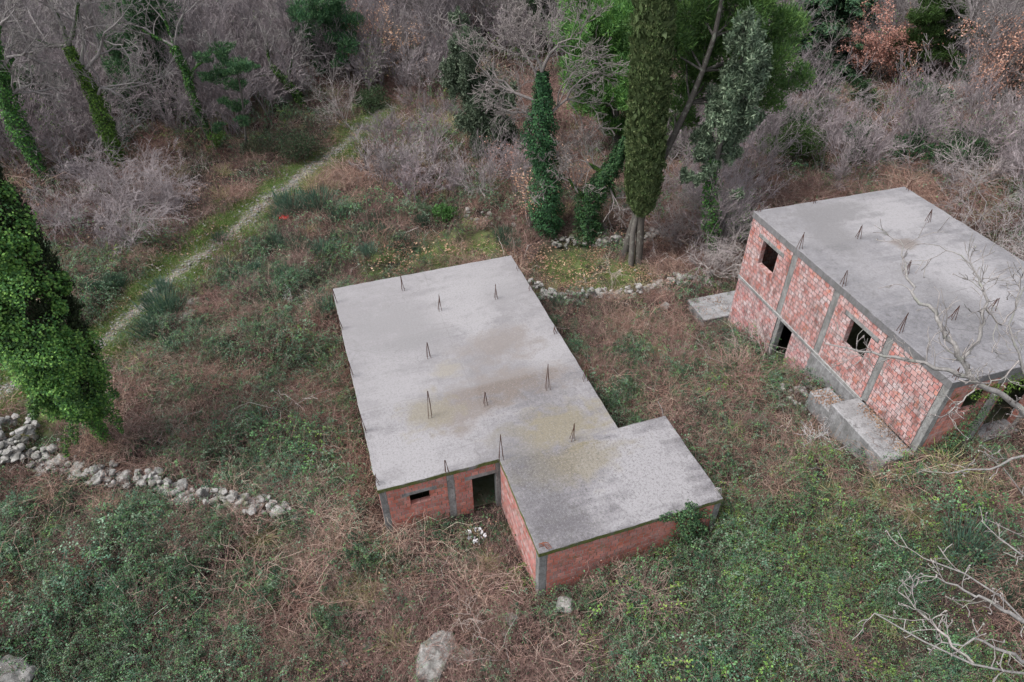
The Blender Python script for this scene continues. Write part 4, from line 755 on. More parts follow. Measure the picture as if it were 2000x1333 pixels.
# bright pine with a dark leaning trunk behind it
PC = ((.10,.225,.06),(.08,.185,.05),(.15,.30,.075),(.058,.145,.045),(.11,.235,.08))
def pine(base, trunk, clumps, rad, label, seed, cols, cr, n, L=.30, W=.045, flat=.7, name='pine_tree', bcol=BK, dy=0):
    r = np.random.RandomState(seed); B = gnd(*base); t = empty(name, B, label, 'tree'); P = up_at(B, trunk); P[0] = B - [0,0,.3]; P = path_pts(P, 10); out = [(P, np.linspace(rad, rad*.4, 10), 9)]; m = MB()
    for c in clumps:
        C = up_at(B, [(c[0], c[1], r.uniform(-1.5, 1.5)+dy)])[0]; R = (c[2] if len(c) > 2 else 1)*cr; i = np.argmin(np.linalg.norm(P - C + [0,0,1.2], axis=1)); i = max(2, min(i, 9)); mid = (P[i]+C)/2 + [0,0,-.3]
        out.append((np.array([P[i], mid, C]), np.array([rad*.28, rad*.18, rad*.06]), 3)); k = int(n*R*R)
        for s in range(9):
            cc = C + rdir(r, 1)[0]*R*[.75,.75,.5*flat+.15]; rr_ = R*r.uniform(.35,.6); out.append((np.array([C, cc]), np.array([rad*.06, .012]), 1)); tint = r.uniform(.78, 1.25)
            clump(m, r, cc, rr_, k//9, L, W, np.array(cols)*tint, .8, .55, flat, .25)
    bark_obj(out, 'trunk', t, bcol, B); leaf_obj(m, 'crown', t, B); return t
pine((1218,498), [(1218,498),(1238,430),(1262,370),(1300,300),(1335,225),(1366,165),(1380,110),(1400,60),(1410,0)],
     [(1340,100,1.1),(1380,60,1.3),(1330,30,1.2),(1430,20,1.3),(1400,-40,1.4),(1340,-50,1.3),(1460,90,1.1),(1500,110,1.2),(1520,60,1.1),(1350,150,1.0),(1400,120,1.1),(1320,190,.8),(1470,-20,1.3),(1330,230,.6),(1510,190,.7),(1540,150,.8),(1290,60,1.1),(1500,10,1.1),(1440,150,.9)], .24,
     'large bright green pine with a bare dark trunk slanting right behind the tall cypress', 31, PC, 1.45, 1500, dy=2.5)
pine((1205,290), [(1205,290),(1200,200),(1195,100),(1190,0)],
     [(1140,30,1.),(1200,20,1.2),(1160,90,1.2),(1130,130,.8),(1220,80,1.3),(1190,140,1.2),(1230,160,1.1),(1170,190,1.0),(1210,210,1.),(1240,230,.9),(1180,-30,1.2),(1250,0,1.2),(1120,60,.8),(1150,170,.8),(1240,110,1.2),(1200,250,.6)], .3,
     'broad bright green pine billowing left of the tall cypress', 32, ((.115,.255,.065),(.09,.205,.055),(.17,.33,.08),(.062,.155,.048),(.115,.235,.08)), 1.85, 1900, .36, .05)
DK2 = ((.05,.125,.06),(.068,.16,.068),(.038,.095,.05),(.10,.20,.085))
pine((480,300), [(480,300),(478,240),(470,170),(455,110)], [(400,110,.5),(430,100,.7),(445,130,.7),(470,130,.6),(420,150,.6),(455,165,.6),(395,150,.4),(490,130,.4),(465,205,.5),(440,200,.4),(475,235,.45),(430,250,.4)], .12, 'small tufted dark pine right of the slender ivy tree', 33, DK2, 1.35, 1500, .3, .05, .5)
pine((650,175), [(650,175),(640,100),(630,30)], [(600,20,.9),(640,10,1.),(620,50,1.),(660,60,.9),(590,60,.7),(680,40,.7),(645,95,.9),(610,90,.7),(675,90,.6),(640,-20,1.),(660,120,.5),(630,130,.6)], .2, 'dark pine standing top left of centre above the path', 34, DK2, 1.7, 1100, .34, .06, .55)
pine((270,240), [(270,240),(268,150),(262,60)], [(250,30,1.),(290,20,1.),(240,80,1.),(290,80,1.1),(265,120,1.2),(240,150,1.),(300,140,1.),(270,190,1.1),(320,180,.8),(310,50,.9),(270,-20,1.2),(230,190,.8),(300,215,.8)], .25, 'dark dense pine behind the ivy trees in the upper left', 35, DK2, 1.75, 1000, .34, .06, .6)
pine((60,260), [(60,260),(60,200),(60,150)], [(40,190,.9),(80,200,.9),(60,160,1.),(95,165,.8),(60,235,.8),(30,230,.6),(95,240,.7),(110,210,.6)], .2, 'low dark evergreen between the two ivy-covered trees at far left', 36, ((.03,.07,.025),(.04,.09,.028),(.025,.055,.022)), 1.6, 1100, .3, .06, .6)
pine((838,50), [(838,50),(838,20),(838,-40)], [(815,10,1.),(850,5,1.),(870,15,.8),(835,-15,1.2),(820,30,.6),(855,30,.7),(870,-20,1.1),(810,-30,1.1)], .2, 'pine crown at the top edge left of the shaggy cypress', 37, DK2, 1.9, 800, .36, .07, .55)
pine((1085,110), [(1085,110),(1080,60),(1075,-10)], [(1060,20,.9),(1085,10,1.),(1070,45,.9),(1100,40,.8),(1090,75,.7),(1060,-20,1.),(1100,-10,.9)], .2, 'mid green pine at the top edge behind the pale-crowned tree', 38, ((.035,.09,.03),(.045,.11,.035),(.028,.07,.026)), 1.8, 900, .36, .07, .6)
pine((1800,165), [(1800,165),(1805,110),(1815,40)], [(1770,90,.8),(1800,60,1.),(1840,70,.9),(1830,20,1.),(1870,60,.7),(1790,110,.7),(1850,110,.6),(1760,125,.5),(1860,20,.8),(1800,20,.8),(1840,-30,1.1),(1820,95,.8),(1780,150,.5)], .2, 'flat-topped olive green pine in the upper right', 39, ((.045,.10,.025),(.06,.125,.03),(.035,.08,.022)), 1.7, 1100, .34, .06, .45)
pine((1962,60), [(1962,60),(1960,20),(1955,-40)], [(1950,0,.8),(1975,10,.8),(1960,-30,1.)], .2, 'green ivy-topped trunk at the top right corner', 40, ((.06,.13,.03),(.045,.10,.025)), 1.6, 900, .3, .06, .8)

# dark fir
B = gnd(1585, 150); r = np.random.RandomState(50); t_ = empty('fir_tree', B, 'dense dark green fir with layered branches at the top right of centre', 'tree'); top = up_at(B, [(1590, -190)])[0]; H = top[2]-B[2]; m = MB(); out = [(np.array([B, B+[0,0,H*.5], top]), np.array([.35,.22,.05]), 9)]
for k in range(230):
    t = r.uniform(.04, .98); R = (1-t)**.75*5.3*r.uniform(.75, 1.1) + .3; a = r.uniform(0, 6.28); o = np.array([math.cos(a), math.sin(a), 0]); p0 = B + [0, 0, t*H]; p1 = p0 + o*R + [0, 0, -.22*R]; out.append((np.array([p0, (p0+p1)/2+[0,0,.15], p1]), np.array([.05,.035,.012]), 1))
    n = int(190*R/2+60); s = r.rand(n)**.7; side = np.array([-o[1], o[0], 0]); w = r.uniform(-1, 1, n)*.33*R*(1.15-s); P = p0 + (p1-p0)*s[:, None] + side*w[:, None] + r.normal(0, .07, (n, 3)); d = nrm(o*.8 + side*np.sign(w)[:, None]*.6 + r.normal(0, .3, (n, 3)) + [0,0,-.1]); nn = nrm(r.normal(0, .4, (n, 3)) + [0,0,1])
    m.leaves(P, d, nn, .42*r.uniform(.6,1.2,n), .13, shade(r, ((.045,.095,.052),(.062,.12,.062),(.035,.075,.042),(.09,.15,.072)), n, .25)*r.uniform(.8, 1.2))
leaf_obj(m, 'crown', t_, B); bark_obj(out, 'trunk', t_, BK, B)

# shaggy grey-green cypresses
def shaggy(base, clumps, trunk, label, seed, cr, n, cols, ivypts=None, rad=.2):
    r = np.random.RandomState(seed); B = gnd(*base); t = empty('shaggy_cypress', B, label, 'tree'); P = path_pts(up_at(B, trunk), 9); P[0] = B-[0,0,.3]; out = [(P, np.linspace(rad, rad*.3, 9), 9)]; m = MB()
    for c in clumps:
        C = up_at(B, [(c[0], c[1], r.uniform(-.8, .8))])[0]; R = c[2]*cr; i = np.argmin(np.linalg.norm(P-C, axis=1)); out.append((np.array([P[i], C]), np.array([.05, .02]), 2))
        for s in range(11):
            cc = C + rdir(r, 1)[0]*R*[1.1,1.1,.9]*r.uniform(.3,1); k = int(n*R*R/11); tint = r.uniform(.75, 1.25); o = rdir(r, k); q = cc + o*R*[.36,.36,.6]*(r.uniform(.1,1,k)**.5)[:, None]*(1+.5*np.sin(o[:, :1]*9)*np.sin(o[:, 1:2]*8)); d = nrm(o*.5 + r.normal(0,.5,(k,3)) + [0,0,-.25 if s % 2 else .5]); m.leaves(q, d, nrm(np.cross(d, rdir(r, k))), .26*r.uniform(.6,1.3,k), .07, shade(r, cols, k, .3)*tint)
    bark_obj(out, 'trunk', t, BK, B); leaf_obj(m, 'crown', t, B)
    if ivypts: mi = MB(); ivy(mi, r, up_at(B, ivypts), [.2,.5,.5,.3], 2600, .11); leaf_obj(mi, 'ivy', t, B)
    return t
SG = ((.095,.135,.085),(.125,.165,.105),(.065,.09,.06),(.18,.22,.15))
shaggy((966,312), [(898,40,.45),(905,75,.75),(890,95,.5),(915,110,.9),(930,90,.5),(905,140,.9),(875,130,.5),(885,160,.7),(920,160,1.1),(940,190,1.1),(960,210,1.2),(980,190,.8),(950,240,1.2),(925,220,.9),(975,250,1.),(990,265,.7),(940,275,.9),(1000,290,.4),(900,120,.7),(965,285,.7)], [(966,312),(955,260),(935,190),(905,90),(897,30)], 'dark shaggy cypress with a pointed top and heavy skirt, left of the pale-crowned tree', 61, 1.3, 2400, tuple(np.array(SG)*.72), [(966,300),(960,270),(955,240)])
shaggy((1392,505), [(1460,35,.5),(1475,45,.45),(1450,65,.8),(1480,75,.5),(1455,100,.9),(1470,130,.8),(1440,135,.8),(1430,170,.9),(1465,170,.9),(1410,200,.9),(1450,210,1.),(1470,235,.6),(1400,240,1.),(1440,255,.9),(1380,265,.8),(1400,290,.9),(1430,300,.6),(1375,300,.6),(1390,330,.6),(1480,110,.5),(1340,345,.5),(1365,350,.4),(1440,380,.4),(1495,95,.35),(1455,150,.7)], [(1392,505),(1388,380),(1405,280),(1440,170),(1463,40)], 'shaggy grey-green cypress with loose sprays, right of the tall cypress', 62, .84, 3600, SG, [(1392,500),(1390,400),(1385,340),(1395,310)])

# ivy-hung cypress close to the camera at the left edge
B = gnd(212, 872); r = np.random.RandomState(70); t_ = empty('ivy_hung_cypress', B, 'big cypress smothered in bright glossy ivy, filling the left edge', 'tree'); top = B + [0, 0, 13.0]
low = up_at(B, [(170, 800)])[0]; top = low + [0, 0, 12.6]
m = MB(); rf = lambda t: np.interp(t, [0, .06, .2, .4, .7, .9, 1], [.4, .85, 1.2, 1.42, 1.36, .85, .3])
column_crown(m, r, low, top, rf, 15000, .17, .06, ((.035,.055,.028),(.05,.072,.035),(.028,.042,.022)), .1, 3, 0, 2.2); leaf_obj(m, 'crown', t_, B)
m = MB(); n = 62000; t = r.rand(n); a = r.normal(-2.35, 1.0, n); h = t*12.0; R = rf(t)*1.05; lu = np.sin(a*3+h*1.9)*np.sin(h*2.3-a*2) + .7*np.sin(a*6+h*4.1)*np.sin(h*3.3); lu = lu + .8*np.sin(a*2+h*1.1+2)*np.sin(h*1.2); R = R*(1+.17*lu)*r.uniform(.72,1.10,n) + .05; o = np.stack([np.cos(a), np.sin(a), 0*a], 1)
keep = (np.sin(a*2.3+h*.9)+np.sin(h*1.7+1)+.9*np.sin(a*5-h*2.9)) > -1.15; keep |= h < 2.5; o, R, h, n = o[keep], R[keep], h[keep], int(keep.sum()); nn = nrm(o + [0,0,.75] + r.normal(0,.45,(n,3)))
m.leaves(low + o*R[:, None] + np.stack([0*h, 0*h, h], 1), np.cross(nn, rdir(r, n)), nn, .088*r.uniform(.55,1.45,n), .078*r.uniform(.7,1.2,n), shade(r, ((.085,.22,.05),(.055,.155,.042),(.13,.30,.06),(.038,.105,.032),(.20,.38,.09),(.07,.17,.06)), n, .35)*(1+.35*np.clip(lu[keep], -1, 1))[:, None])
for k in range(110):
    a = r.uniform(-4.2, 0.6); hh = 12*r.rand()**1.2; rr_ = rf(hh/12.); q = low + [math.cos(a)*rr_, math.sin(a)*rr_, hh]; s = r.uniform(.18, .55); cl = nrm(r.normal(0, .45, (330, 3)) + [math.cos(a)*.6, math.sin(a)*.6, .6]); P_ = q + rdir(r, 330)*s*[1, 1, 1.3]*(r.rand(330, 1)**.5)
    m.leaves(P_, np.cross(cl, rdir(r, 330)), cl, .11*r.uniform(.65,1.35,330), .09, shade(r, ((.08,.22,.05),(.06,.165,.042),(.14,.31,.06),(.20,.38,.09)), 330, .3))
for k in range(9): a = r.uniform(-2.6, .3); q = low + [math.cos(a)*1.0, math.sin(a)*1.0, r.uniform(0, 2.4)]; ivy(m, r, [q, q+[math.cos(a)*.5, math.sin(a)*.5, -.3], q+[math.cos(a)*.75, math.sin(a)*.75, -.9]], [.25,.2,.08], 260, .085)
ivy(m, r, [B+[0,0,.1], (B+low)/2, low+[0,0,.4]], [.22,.28,.5], 2600, .085, ((.08,.22,.05),(.055,.155,.042),(.13,.30,.06))); leaf_obj(m, 'ivy', t_, B); bark_obj([(path_pts(np.array([B-[0,0,.3], low, top-[0,0,2]]), 8), np.linspace(.17, .10, 8), 9), (np.array([B+[.3,.2,-.2], B+[.15,.1,1.], low+[0,0,1]]), [.1,.08,.06], 9)], 'trunk', t_, (.16,.12,.095), B)

# evergreen bushes
def bush(base, R, label, cols, seed, n=9000, L=.09, W=.05, h=1., name='evergreen_bush', group=None, B=None):
    r = np.random.RandomState(seed); B = gnd(*base) if B is None else B; t = empty(name, B, label, 'shrub', group); m = MB(); out = []
    for k in range(11):
        c = B + [*(r.normal(0, R*.38, 2)), r.uniform(.35, 1.45)*R*h]; clump(m, r, c, R*r.uniform(.35, .55), n//11, L, W, np.array(cols)*r.uniform(.8, 1.2), .8, .4, .9); out.append((np.array([B, (B+c)/2+r.normal(0,.05,3), c]), np.array([.035,.025,.012]), 1))
    bark_obj(out, 'stems', t, BK, B); leaf_obj(m, 'foliage', t, B); return t
bush((1545,330), 1.7, 'rounded mid-green evergreen bush in the thicket left of the right house', ((.05,.11,.028),(.065,.14,.035),(.04,.085,.025)), 80, 12000, .14, .05)
bush((1585,262), 1.0, 'small bright leafy bush above the rounded evergreen bush', ((.07,.15,.03),(.055,.12,.03)), 81, 3500, .14, .07, 1.6)
bush((1525,245), 1.3, 'pale silvery olive bush beside the shaggy grey-green cypress', ((.17,.21,.16),(.22,.26,.20),(.13,.17,.12)), 82, 4500, .13, .03)
bush((872,435), .8, 'small bright green laurel bush behind the low building', ((.07,.19,.05),(.10,.25,.07),(.05,.14,.04)), 83, 1500, .15, .08, .9)
bush((430,290), .7, 'small fresh green sapling bush at the foot of the slender ivy tree', ((.09,.19,.035),(.07,.15,.03)), 84, 1200, .12, .07, 1.)
bush((0,0), 1.25, 'bright green cypress-like shrub growing beside the right house near its entrance', ((.085,.17,.022),(.11,.21,.03),(.06,.13,.02)), 85, 14000, .12, .045, 1.7, B=F2.w(B2L+1.5, 4.9, 5.0))
bush((730,215), 1.6, 'dark bramble-green bush beside the far end of the path', ((.045,.075,.035),(.06,.095,.045)), 86, 4000, .14, .07, .6)
bush((585,305), 2.2, 'low dark green scrub mound left of the path bend', ((.045,.075,.04),(.06,.09,.045),(.10,.075,.06)), 87, 9000, .13, .06, .35)
bush((520,310), 1.8, 'low olive scrub mound further left of the path bend', ((.05,.075,.04),(.075,.08,.045),(.10,.075,.06)), 88, 6000, .13, .06, .35)
bush((1885,330), 1.8, 'dark leafy bush tangled in bare scrub behind the right house', ((.035,.07,.03),(.045,.09,.035)), 89, 5000, .13, .07, .7)
rq = np.random.RandomState(555)
for i in range(34):
    px, py = (rq.uniform(0, 620), rq.uniform(30, 300)) if i % 2 else (rq.uniform(1460, 2000), rq.uniform(60, 380))
    if i % 2 == 0 and py < 200 and px < 1700: py += 150
    if 1480 < px and py > 360: continue
    bush((px, py), rq.uniform(.7, 1.5), 'dark evergreen or ivy bush half hidden among the bare saplings', ((.035,.085,.035),(.05,.11,.04),(.03,.065,.03)), 600+i, 2200, .15, .09, rq.uniform(.8, 2.2), 'thicket_bush', 'evergreen bushes in the thickets')
m = MB(); r = np.random.RandomState(90)     # ivy spilling over the annex roof edge
iv = [F1.w(B1L2+.06, 10.6, .6), F1.w(B1L2+.12, 10.2, 1.8), F1.w(B1L2+.05, 10.1, 2.75), F1.w(B1L2-.15, 9.9, 2.95)]
ivy(m, r, iv, [.9,.6,.55,.35], 3000, .075, G_BR[:4]); ivy(m, r, [F1.w(B1L2+.05, 8.9, 2.9), F1.w(B1L2+.08, 9.8, 2.75), F1.w(B1L2+.05, 11.0, 2.3)], [.1,.3,.2], 700, .07, G_BR[:4]); B = iv[0]
tag(leaf_obj(m, 'climbing_ivy', None, B), 'dark ivy climbing over the near roof edge of the low annex', 'ivy').location = B
m = MB(); a = [F2.w(B2L+.1, .8, 6.9), F2.w(B2L+.15, 2.0, 6.6), F2.w(B2L+.12, 3.0, 7.0), F2.w(B2L+.1, 4.2, 7.3)]; ivy(m, r, a, [.2,.35,.3,.25], 1300, .06, IVB); ivy(m, r, [F2.w(B2L+.2, 1.6, 6.3), F2.w(B2L+.2, 1.5, 5.3), F2.w(B2L+.3, .9, 4.3)], [.35,.3,.35], 1100, .06, G_BR[:4]); B = a[0]
tag(leaf_obj(m, 'climbing_ivy', None, B), 'green ivy creeping over the shaded entrance wall of the right house', 'ivy').location = B

# orange-leaved oaks
def brown_oak(base, R, label, seed, n=1500, H=3.4, group=None, sz=.14):
    r = np.random.RandomState(seed); B = gnd(*base); t = empty('brown_leaved_oak', B, label, 'tree', group); out = []
    for k in range(5): grow(out, r, B-[0,0,.1], nrm(np.array([*r.normal(0,.45,2), 1])), H*r.uniform(.7,1.05), .05, 3, .1, (4,5), .58, .15, .8)
    pts = np.concatenate([o[0] for o in out if o[2] <= 1]); c = pts[r.randint(len(pts), size=n)] + r.normal(0, .12, (n, 3)); c[:, 2] -= .03; nn = rdir(r, n); m = MB()
    m.leaves(c, np.cross(nn, rdir(r, n)), nn, sz*r.uniform(.6,1.3,n), sz*.6, shade(r, ((.60,.34,.25),(.66,.42,.32),(.50,.26,.18)), n, .25)); bark_obj(out, 'branches', t, (.27,.22,.21), B, .008); leaf_obj(m, 'leaves', t, B); return t
brown_oak((1685,170), 2, 'wide oak shrub full of orange-brown leaves below the dark fir', 91, 6500, 5.2)
brown_oak((1745,165), 2, 'smaller orange-leaved oak right of the wide one', 92, 2500, 3.6)
brown_oak((1900,235), 2, 'half-bare oak shrub with scattered orange leaves by the outcrop rocks', 93, 2400, 4.6)
brown_oak((1935,220), 2, 'sparse orange-leaved shrub right of the half-bare oak', 94, 1300, 3.8)
brown_oak((775,165), 2, 'orange-leaved sapling among bare trees left of the dark shaggy cypress', 95, 2200, 4.2)
brown_oak((712,150), 2, 'faded orange-leaved sapling above the end of the path', 96, 1700, 4.4)
brown_oak((965,85), 2, 'distant orange-leaved sapling right of the dark cypress top', 97, 1500, 4.)
brown_oak((860,100), 2, 'distant orange-leaved sapling left of the dark cypress top', 98, 900, 4.)
brown_oak((1035,445), 2, 'young oak with hanging orange leaves at the foot of the ivy column', 99, 1100, 3.0, sz=.12)
brown_oak((1010,360), 2, 'young oak with pale orange leaves left of the ivy column', 100, 800, 3.0, sz=.12)
brown_oak((1125,390), 2, 'thin oak holding a few brown leaves right of the ivy column', 101, 350, 3.0, sz=.12)

# ------------------------------------------------------------------ bare saplings and shrubs of the thicket
def bare(seed, H, stems, spread, depth=3, rad=.030, kids=(4, 5), col=TW, leafy=0, wan=.18, up=.10, sp=.6, rmin=.0085, nseg_=4):
    r = np.random.RandomState(seed); out = []; m = MB()
    for k in range(stems): grow(out, r, np.array([*r.normal(0, .16, 2), -.1]), nrm(np.array([*r.normal(0, spread, 2), 1])), H*r.uniform(.55, 1), rad*r.uniform(.6, 1.1), depth, up, kids, .52, wan, sp, nseg_, .3)
    for pts, rd, dep in out: m.tube(pts, np.maximum(rd, rmin), 3 if dep < depth else 5, np.array(col)*r.uniform(.75, 1.3)*(1 if dep > 1 else 1.12))
    if leafy:
        pts = np.concatenate([o[0] for o in out]); n = leafy; c = pts[r.randint(len(pts), size=n)] + r.normal(0, .05, (n, 3)); nn = rdir(r, n); m.leaves(c, np.cross(nn, rdir(r, n)), nn, .1, .07, shade(r, IVB, n))
    return m.mesh('bare_sapling', M_twig)
SAP = [bare(200, 4.2, 5, .22), bare(201, 4.8, 4, .18), bare(202, 3.6, 7, .32), bare(203, 5.0, 5, .2, col=(.20,.172,.178)), bare(204, 4.0, 6, .28, col=(.26,.215,.225)), bare(205, 4.4, 5, .25, leafy=240), bare(206, 3.2, 8, .45, col=(.265,.235,.238))]
TRE = [bare(220+i, 7.5, 2+i % 2, .13, 3, .085, (5, 7), c_, wan=.14, up=.08, sp=.7, rmin=.010, nseg_=6) for i, c_ in enumerate([(.21,.19,.19),(.17,.15,.155),(.25,.225,.225),(.15,.135,.13)])]
SHR = [bare(210, 2.4, 16, .75, 2, .022, (5, 7), (.22,.19,.19), wan=.25, up=.02), bare(211, 2.1, 18, .85, 2, .02, (5, 7), (.20,.172,.18), wan=.25, up=.02), bare(212, 2.8, 14, .6, 2, .022, (5, 7), (.25,.22,.22), wan=.25, up=.05)]
REG = [  # polygon on the photograph (feet of the plants), spacing m, meshes, group, label, scale
 ([(-500,-150),(1100,-150),(1100,110),(930,100),(880,180),(760,190),(680,215),(560,250),(430,290),(330,310),(200,330),(100,350),(-500,420)], 1.4, SAP+SAP+TRE, 'bare saplings of the upper left wood', 'thin bare grey-purple sapling in the wood left of the path', (.8, 1.25)),
 ([(100,360),(330,330),(420,340),(400,400),(330,450),(270,530),(200,500),(120,440)], 2.7, SHR, 'bare spreading shrubs left of the path', 'spreading bare grey shrub in the hollow left of the path', (.8, 1.15)),
 ([(700,340),(860,310),(1000,330),(1050,370),(1060,440),(900,430),(760,410),(690,380)], 2.1, SAP, 'bare saplings behind the low building', 'slender bare sapling between the path and the ivy column', (.65, 1.0)),
 ([(640,240),(760,215),(880,200),(880,300),(760,300),(680,300)], 2.6, SAP[:3]+SHR, 'bare saplings by the far clearing', 'scattered thin bare sapling in the reddish clearing beside the path', (.6, .95)),
 ([(930,100),(1100,100),(1230,-150),(1330,-150),(1330,90),(1250,130),(1020,140)], 1.4, SAP+SAP+TRE, 'bare saplings at the top centre', 'bare sapling in the wood behind the pale-crowned tree', (.8, 1.2)),
 ([(1290,390),(1380,330),(1475,300),(1475,405),(1435,540),(1370,530),(1290,470)], 1.5, SHR+SAP, 'bare shrubs left of the right house', 'bare purple-grey shrub crowding the left side of the right house', (.65, 1.0)),
 ([(1470,405),(1470,300),(1300,330),(1290,230),(1500,120),(1640,180),(1700,190),(1800,210),(1960,240),(2500,240),(2500,330),(1980,430),(1900,385),(1770,362)], 1.45, SAP+SHR+TRE[1:2], 'bare saplings behind the right house', 'bare purple-grey sapling in the thicket behind the right house roof', (.7, 1.05)),
 ([(1330,-150),(2500,-150),(2500,240),(1960,240),(1800,200),(1680,170),(1640,160),(1500,100),(1330,90)], 1.4, SAP+SAP+TRE, 'bare saplings of the upper right wood', 'bare sapling on the wooded slope at the upper right', (.8, 1.25)),
 ([(1900,395),(2000,420),(2500,330),(2500,900),(2060,560),(1990,500)], 1.7, SHR+SAP[:3], 'bare scrub right of the right house', 'tangled bare grey scrub bush beside the back corner of the right house', (.7, 1.05)),
]
inst = []
KEEP = [(1490,1660,110,245),(1630,1790,160,275),(1730,1880,150,235),(880,1000,300,385),(430,510,290,350),(230,310,240,320),(600,700,180,235),(190,290,340,400),(390,440,278,335),(560,620,218,270),(40,130,350,400),(1500,1600,320,400),(1580,1640,130,190),(1870,1960,200,270)]
for ri, (poly, st, kinds_, grp, lab, sr) in enumerate(REG):
    x, y = candidates(-120, 130, 18, 128, st); z = T(x, y); pxs = topx(np.stack([x, y, z], 1)); q = inpoly(pxs, poly) & ~np.any([(pxs[:, 0] > a) & (pxs[:, 0] < b) & (pxs[:, 1] > c) & (pxs[:, 1] < d) for a, b, c, d in KEEP], axis=0) & ~blocked(x, y, .8) & (poly_dist(x, y, PATH) > 1.3) & (rs.rand(len(x)) < .92)
    x, y, z, pxs = x[q], y[q], z[q], pxs[q]; vis = (pxs[:, 0] > -20) & (pxs[:, 0] < 2020) & (pxs[:, 1] > 5)
    for i in range(len(x)):
        ki = rs.randint(len(kinds_)); ki = ki % len(SAP) if (pxs[i, 1] > 225 and kinds_[ki] in TRE) else ki; inst.append((ri, x[i], y[i], z[i], rs.uniform(0, 6.28), rs.uniform(*sr), ki, vis[i], math.hypot(x[i], y[i])))
vis_sorted = sorted([k for k in inst if k[7]], key=lambda k: k[8]); solo = set(id(k) for k in vis_sorted[:290])
meshes = SAP + SHR + TRE; rest = []
for k in inst:
    me = REG[k[0]][2][k[6]]
    if id(k) in solo:
        o = bpy.data.objects.new('bare_tree' if me in TRE else 'bare_sapling' if me in SAP else 'bare_shrub', me); COL.objects.link(o); o.location = k[1:4]; o.rotation_euler = (rs.normal(0, .05), rs.normal(0, .05), k[4]); o.scale = (k[5],)*3; tag(o, REG[k[0]][4], 'sapling' if me in SAP else 'shrub', REG[k[0]][3])
    else: rest.append((k, meshes.index(me)))
scatter('sapling_wood', meshes, [k[1:4] for k, _ in rest], np.array([k[4] for k, _ in rest]), np.array([k[5] for k, _ in rest]), np.array([i for _, i in rest]), .05, 9)

# ------------------------------------------------------------------ broom bushes
def mk_broom(seed, n=420, H=1.15):
    r = np.random.RandomState(seed); m = MB(); cols = ((.06,.115,.08),(.08,.145,.10),(.045,.088,.065),(.12,.19,.125))
    P = np.concatenate([r.normal(0, .20, (n, 2)), np.zeros((n, 1))], 1); d = nrm(np.concatenate([P[:, :2]*1.5 + r.normal(0, .20, (n, 2)), np.ones((n, 1))], 1)); l = H*r.uniform(.55, 1.1, n); c = shade(r, cols, n, .3)
    for s in range(2): e = P + d*(l/2)[:, None]; m.leaves((P+e)/2, d, nrm(np.cross(d, rdir(r, n))), l/2*1.1, .022, c); P = e; d = nrm(d + r.normal(0, .12, (n, 3)))
    f = MB(); return m.mesh('broom_bush', M_leaf)
BRM = [mk_broom(300+i) for i in range(4)]
def broom(px, py, s, label, group=None):
    B = gnd(px, py); o = bpy.data.objects.new('broom_bush', BRM[rs.randint(4)]); COL.objects.link(o); o.location = B - [0, 0, .05]; o.scale = (s, s, s*rs.uniform(.9, 1.1)); o.rotation_euler = (0, 0, rs.uniform(0, 6)); return tag(o, label, 'broom bush', group)
broom(568, 415, 1.45, 'tall dark broom bush, left one of the three by the path bend'); broom(622, 412, 1.4, 'tall dark broom bush, middle one of the three by the path bend'); broom(665, 435, 1.15, 'dark broom bush, right one of the three by the path bend')
broom(545, 430, .8, 'small broom bush tucked under the left one by the path bend')
broom(325, 620, 1.35, 'dark upright broom bush on the path verge beside the ledge stones'); broom(300, 655, 1.0, 'rounded broom bush just below the upright one on the verge'); broom(320, 570, .8, 'thin young broom on the verge above the upright bush'); broom(290,590,.5,'smallest thin broom sprout on the path verge')
broom(345, 680, .7, 'low broom bush at the edge of the brambles below the path'); broom(630, 505, 1.15, 'broad broom bush behind the far left corner of the low roof'); broom(645, 610, .9, 'broom bush pressed against the left edge of the low roof')
broom(1890, 1085, 1.1, 'dark green broom bush in the lower right scrub'); broom(1995, 1190, 1.2, 'dark green broom bush cut by the right edge')
for px, py, s in [(585,495,1.),(540,480,.8),(500,540,.9),(560,545,.8),(470,560,.7),(610,550,.7),(750,465,.9),(780,480,.8),(700,470,.9),(820,440,.7),(735,440,.8),(440,520,.6),(660,475,.8),(720,500,.7),(520,600,.6),(985,470,.8),(1000,490,.7),(810,500,.6),(1090,600,.6),(600,590,.7),(430,470,.6),(1130,600,.5),(200,570,.8),(230,560,.7),(175,575,.7)]:
    broom(px, py, s*1.05, 'green broom tussock in the rough grass behind the low building', 'broom tussocks behind the low building')

TUF = [mk_blades(800+i, 420, .16, 1.05, .016, STRAW, .62, .5, 3) for i in range(3)]
for px, py, s, lab in [(515,1050,1.1,'big yellow-green dry grass tussock at the end of the near stone wall'),(560,1085,.9,'straw grass tussock just right of the biggest tussock'),(690,1150,1.1,'pale straw grass tussock left of the doorway path'),(725,1165,.9,'small straw grass tussock beside the pale one'),(640,1180,.8,'loose straw tussock below the end of the stone wall'),(945,1110,.9,'dry grass tussock in front of the annex side wall'),(1290,690,.8,'dry grass tussock right of the low building'),(1730,975,1.,'straw tussock in front of the tall platform corner'),(1790,1010,.9,'straw tussock near the lower right bare branches'),(1440,640,.8,'dry grass clump beside the grey concrete slab'),(350,890,1.,'bleached grass mound just behind the near stone wall'),(1240,620,.8,'tall dry grass below the broken stone line')]:
    B = gnd(px, py); o = bpy.data.objects.new('grass_tussock', TUF[rs.randint(3)]); COL.objects.link(o); o.location = B - [0, 0, .04]; o.scale = (s, s, s*.85); o.rotation_euler = (0, 0, rs.uniform(0, 6)); tag(o, lab, 'grass tussock')
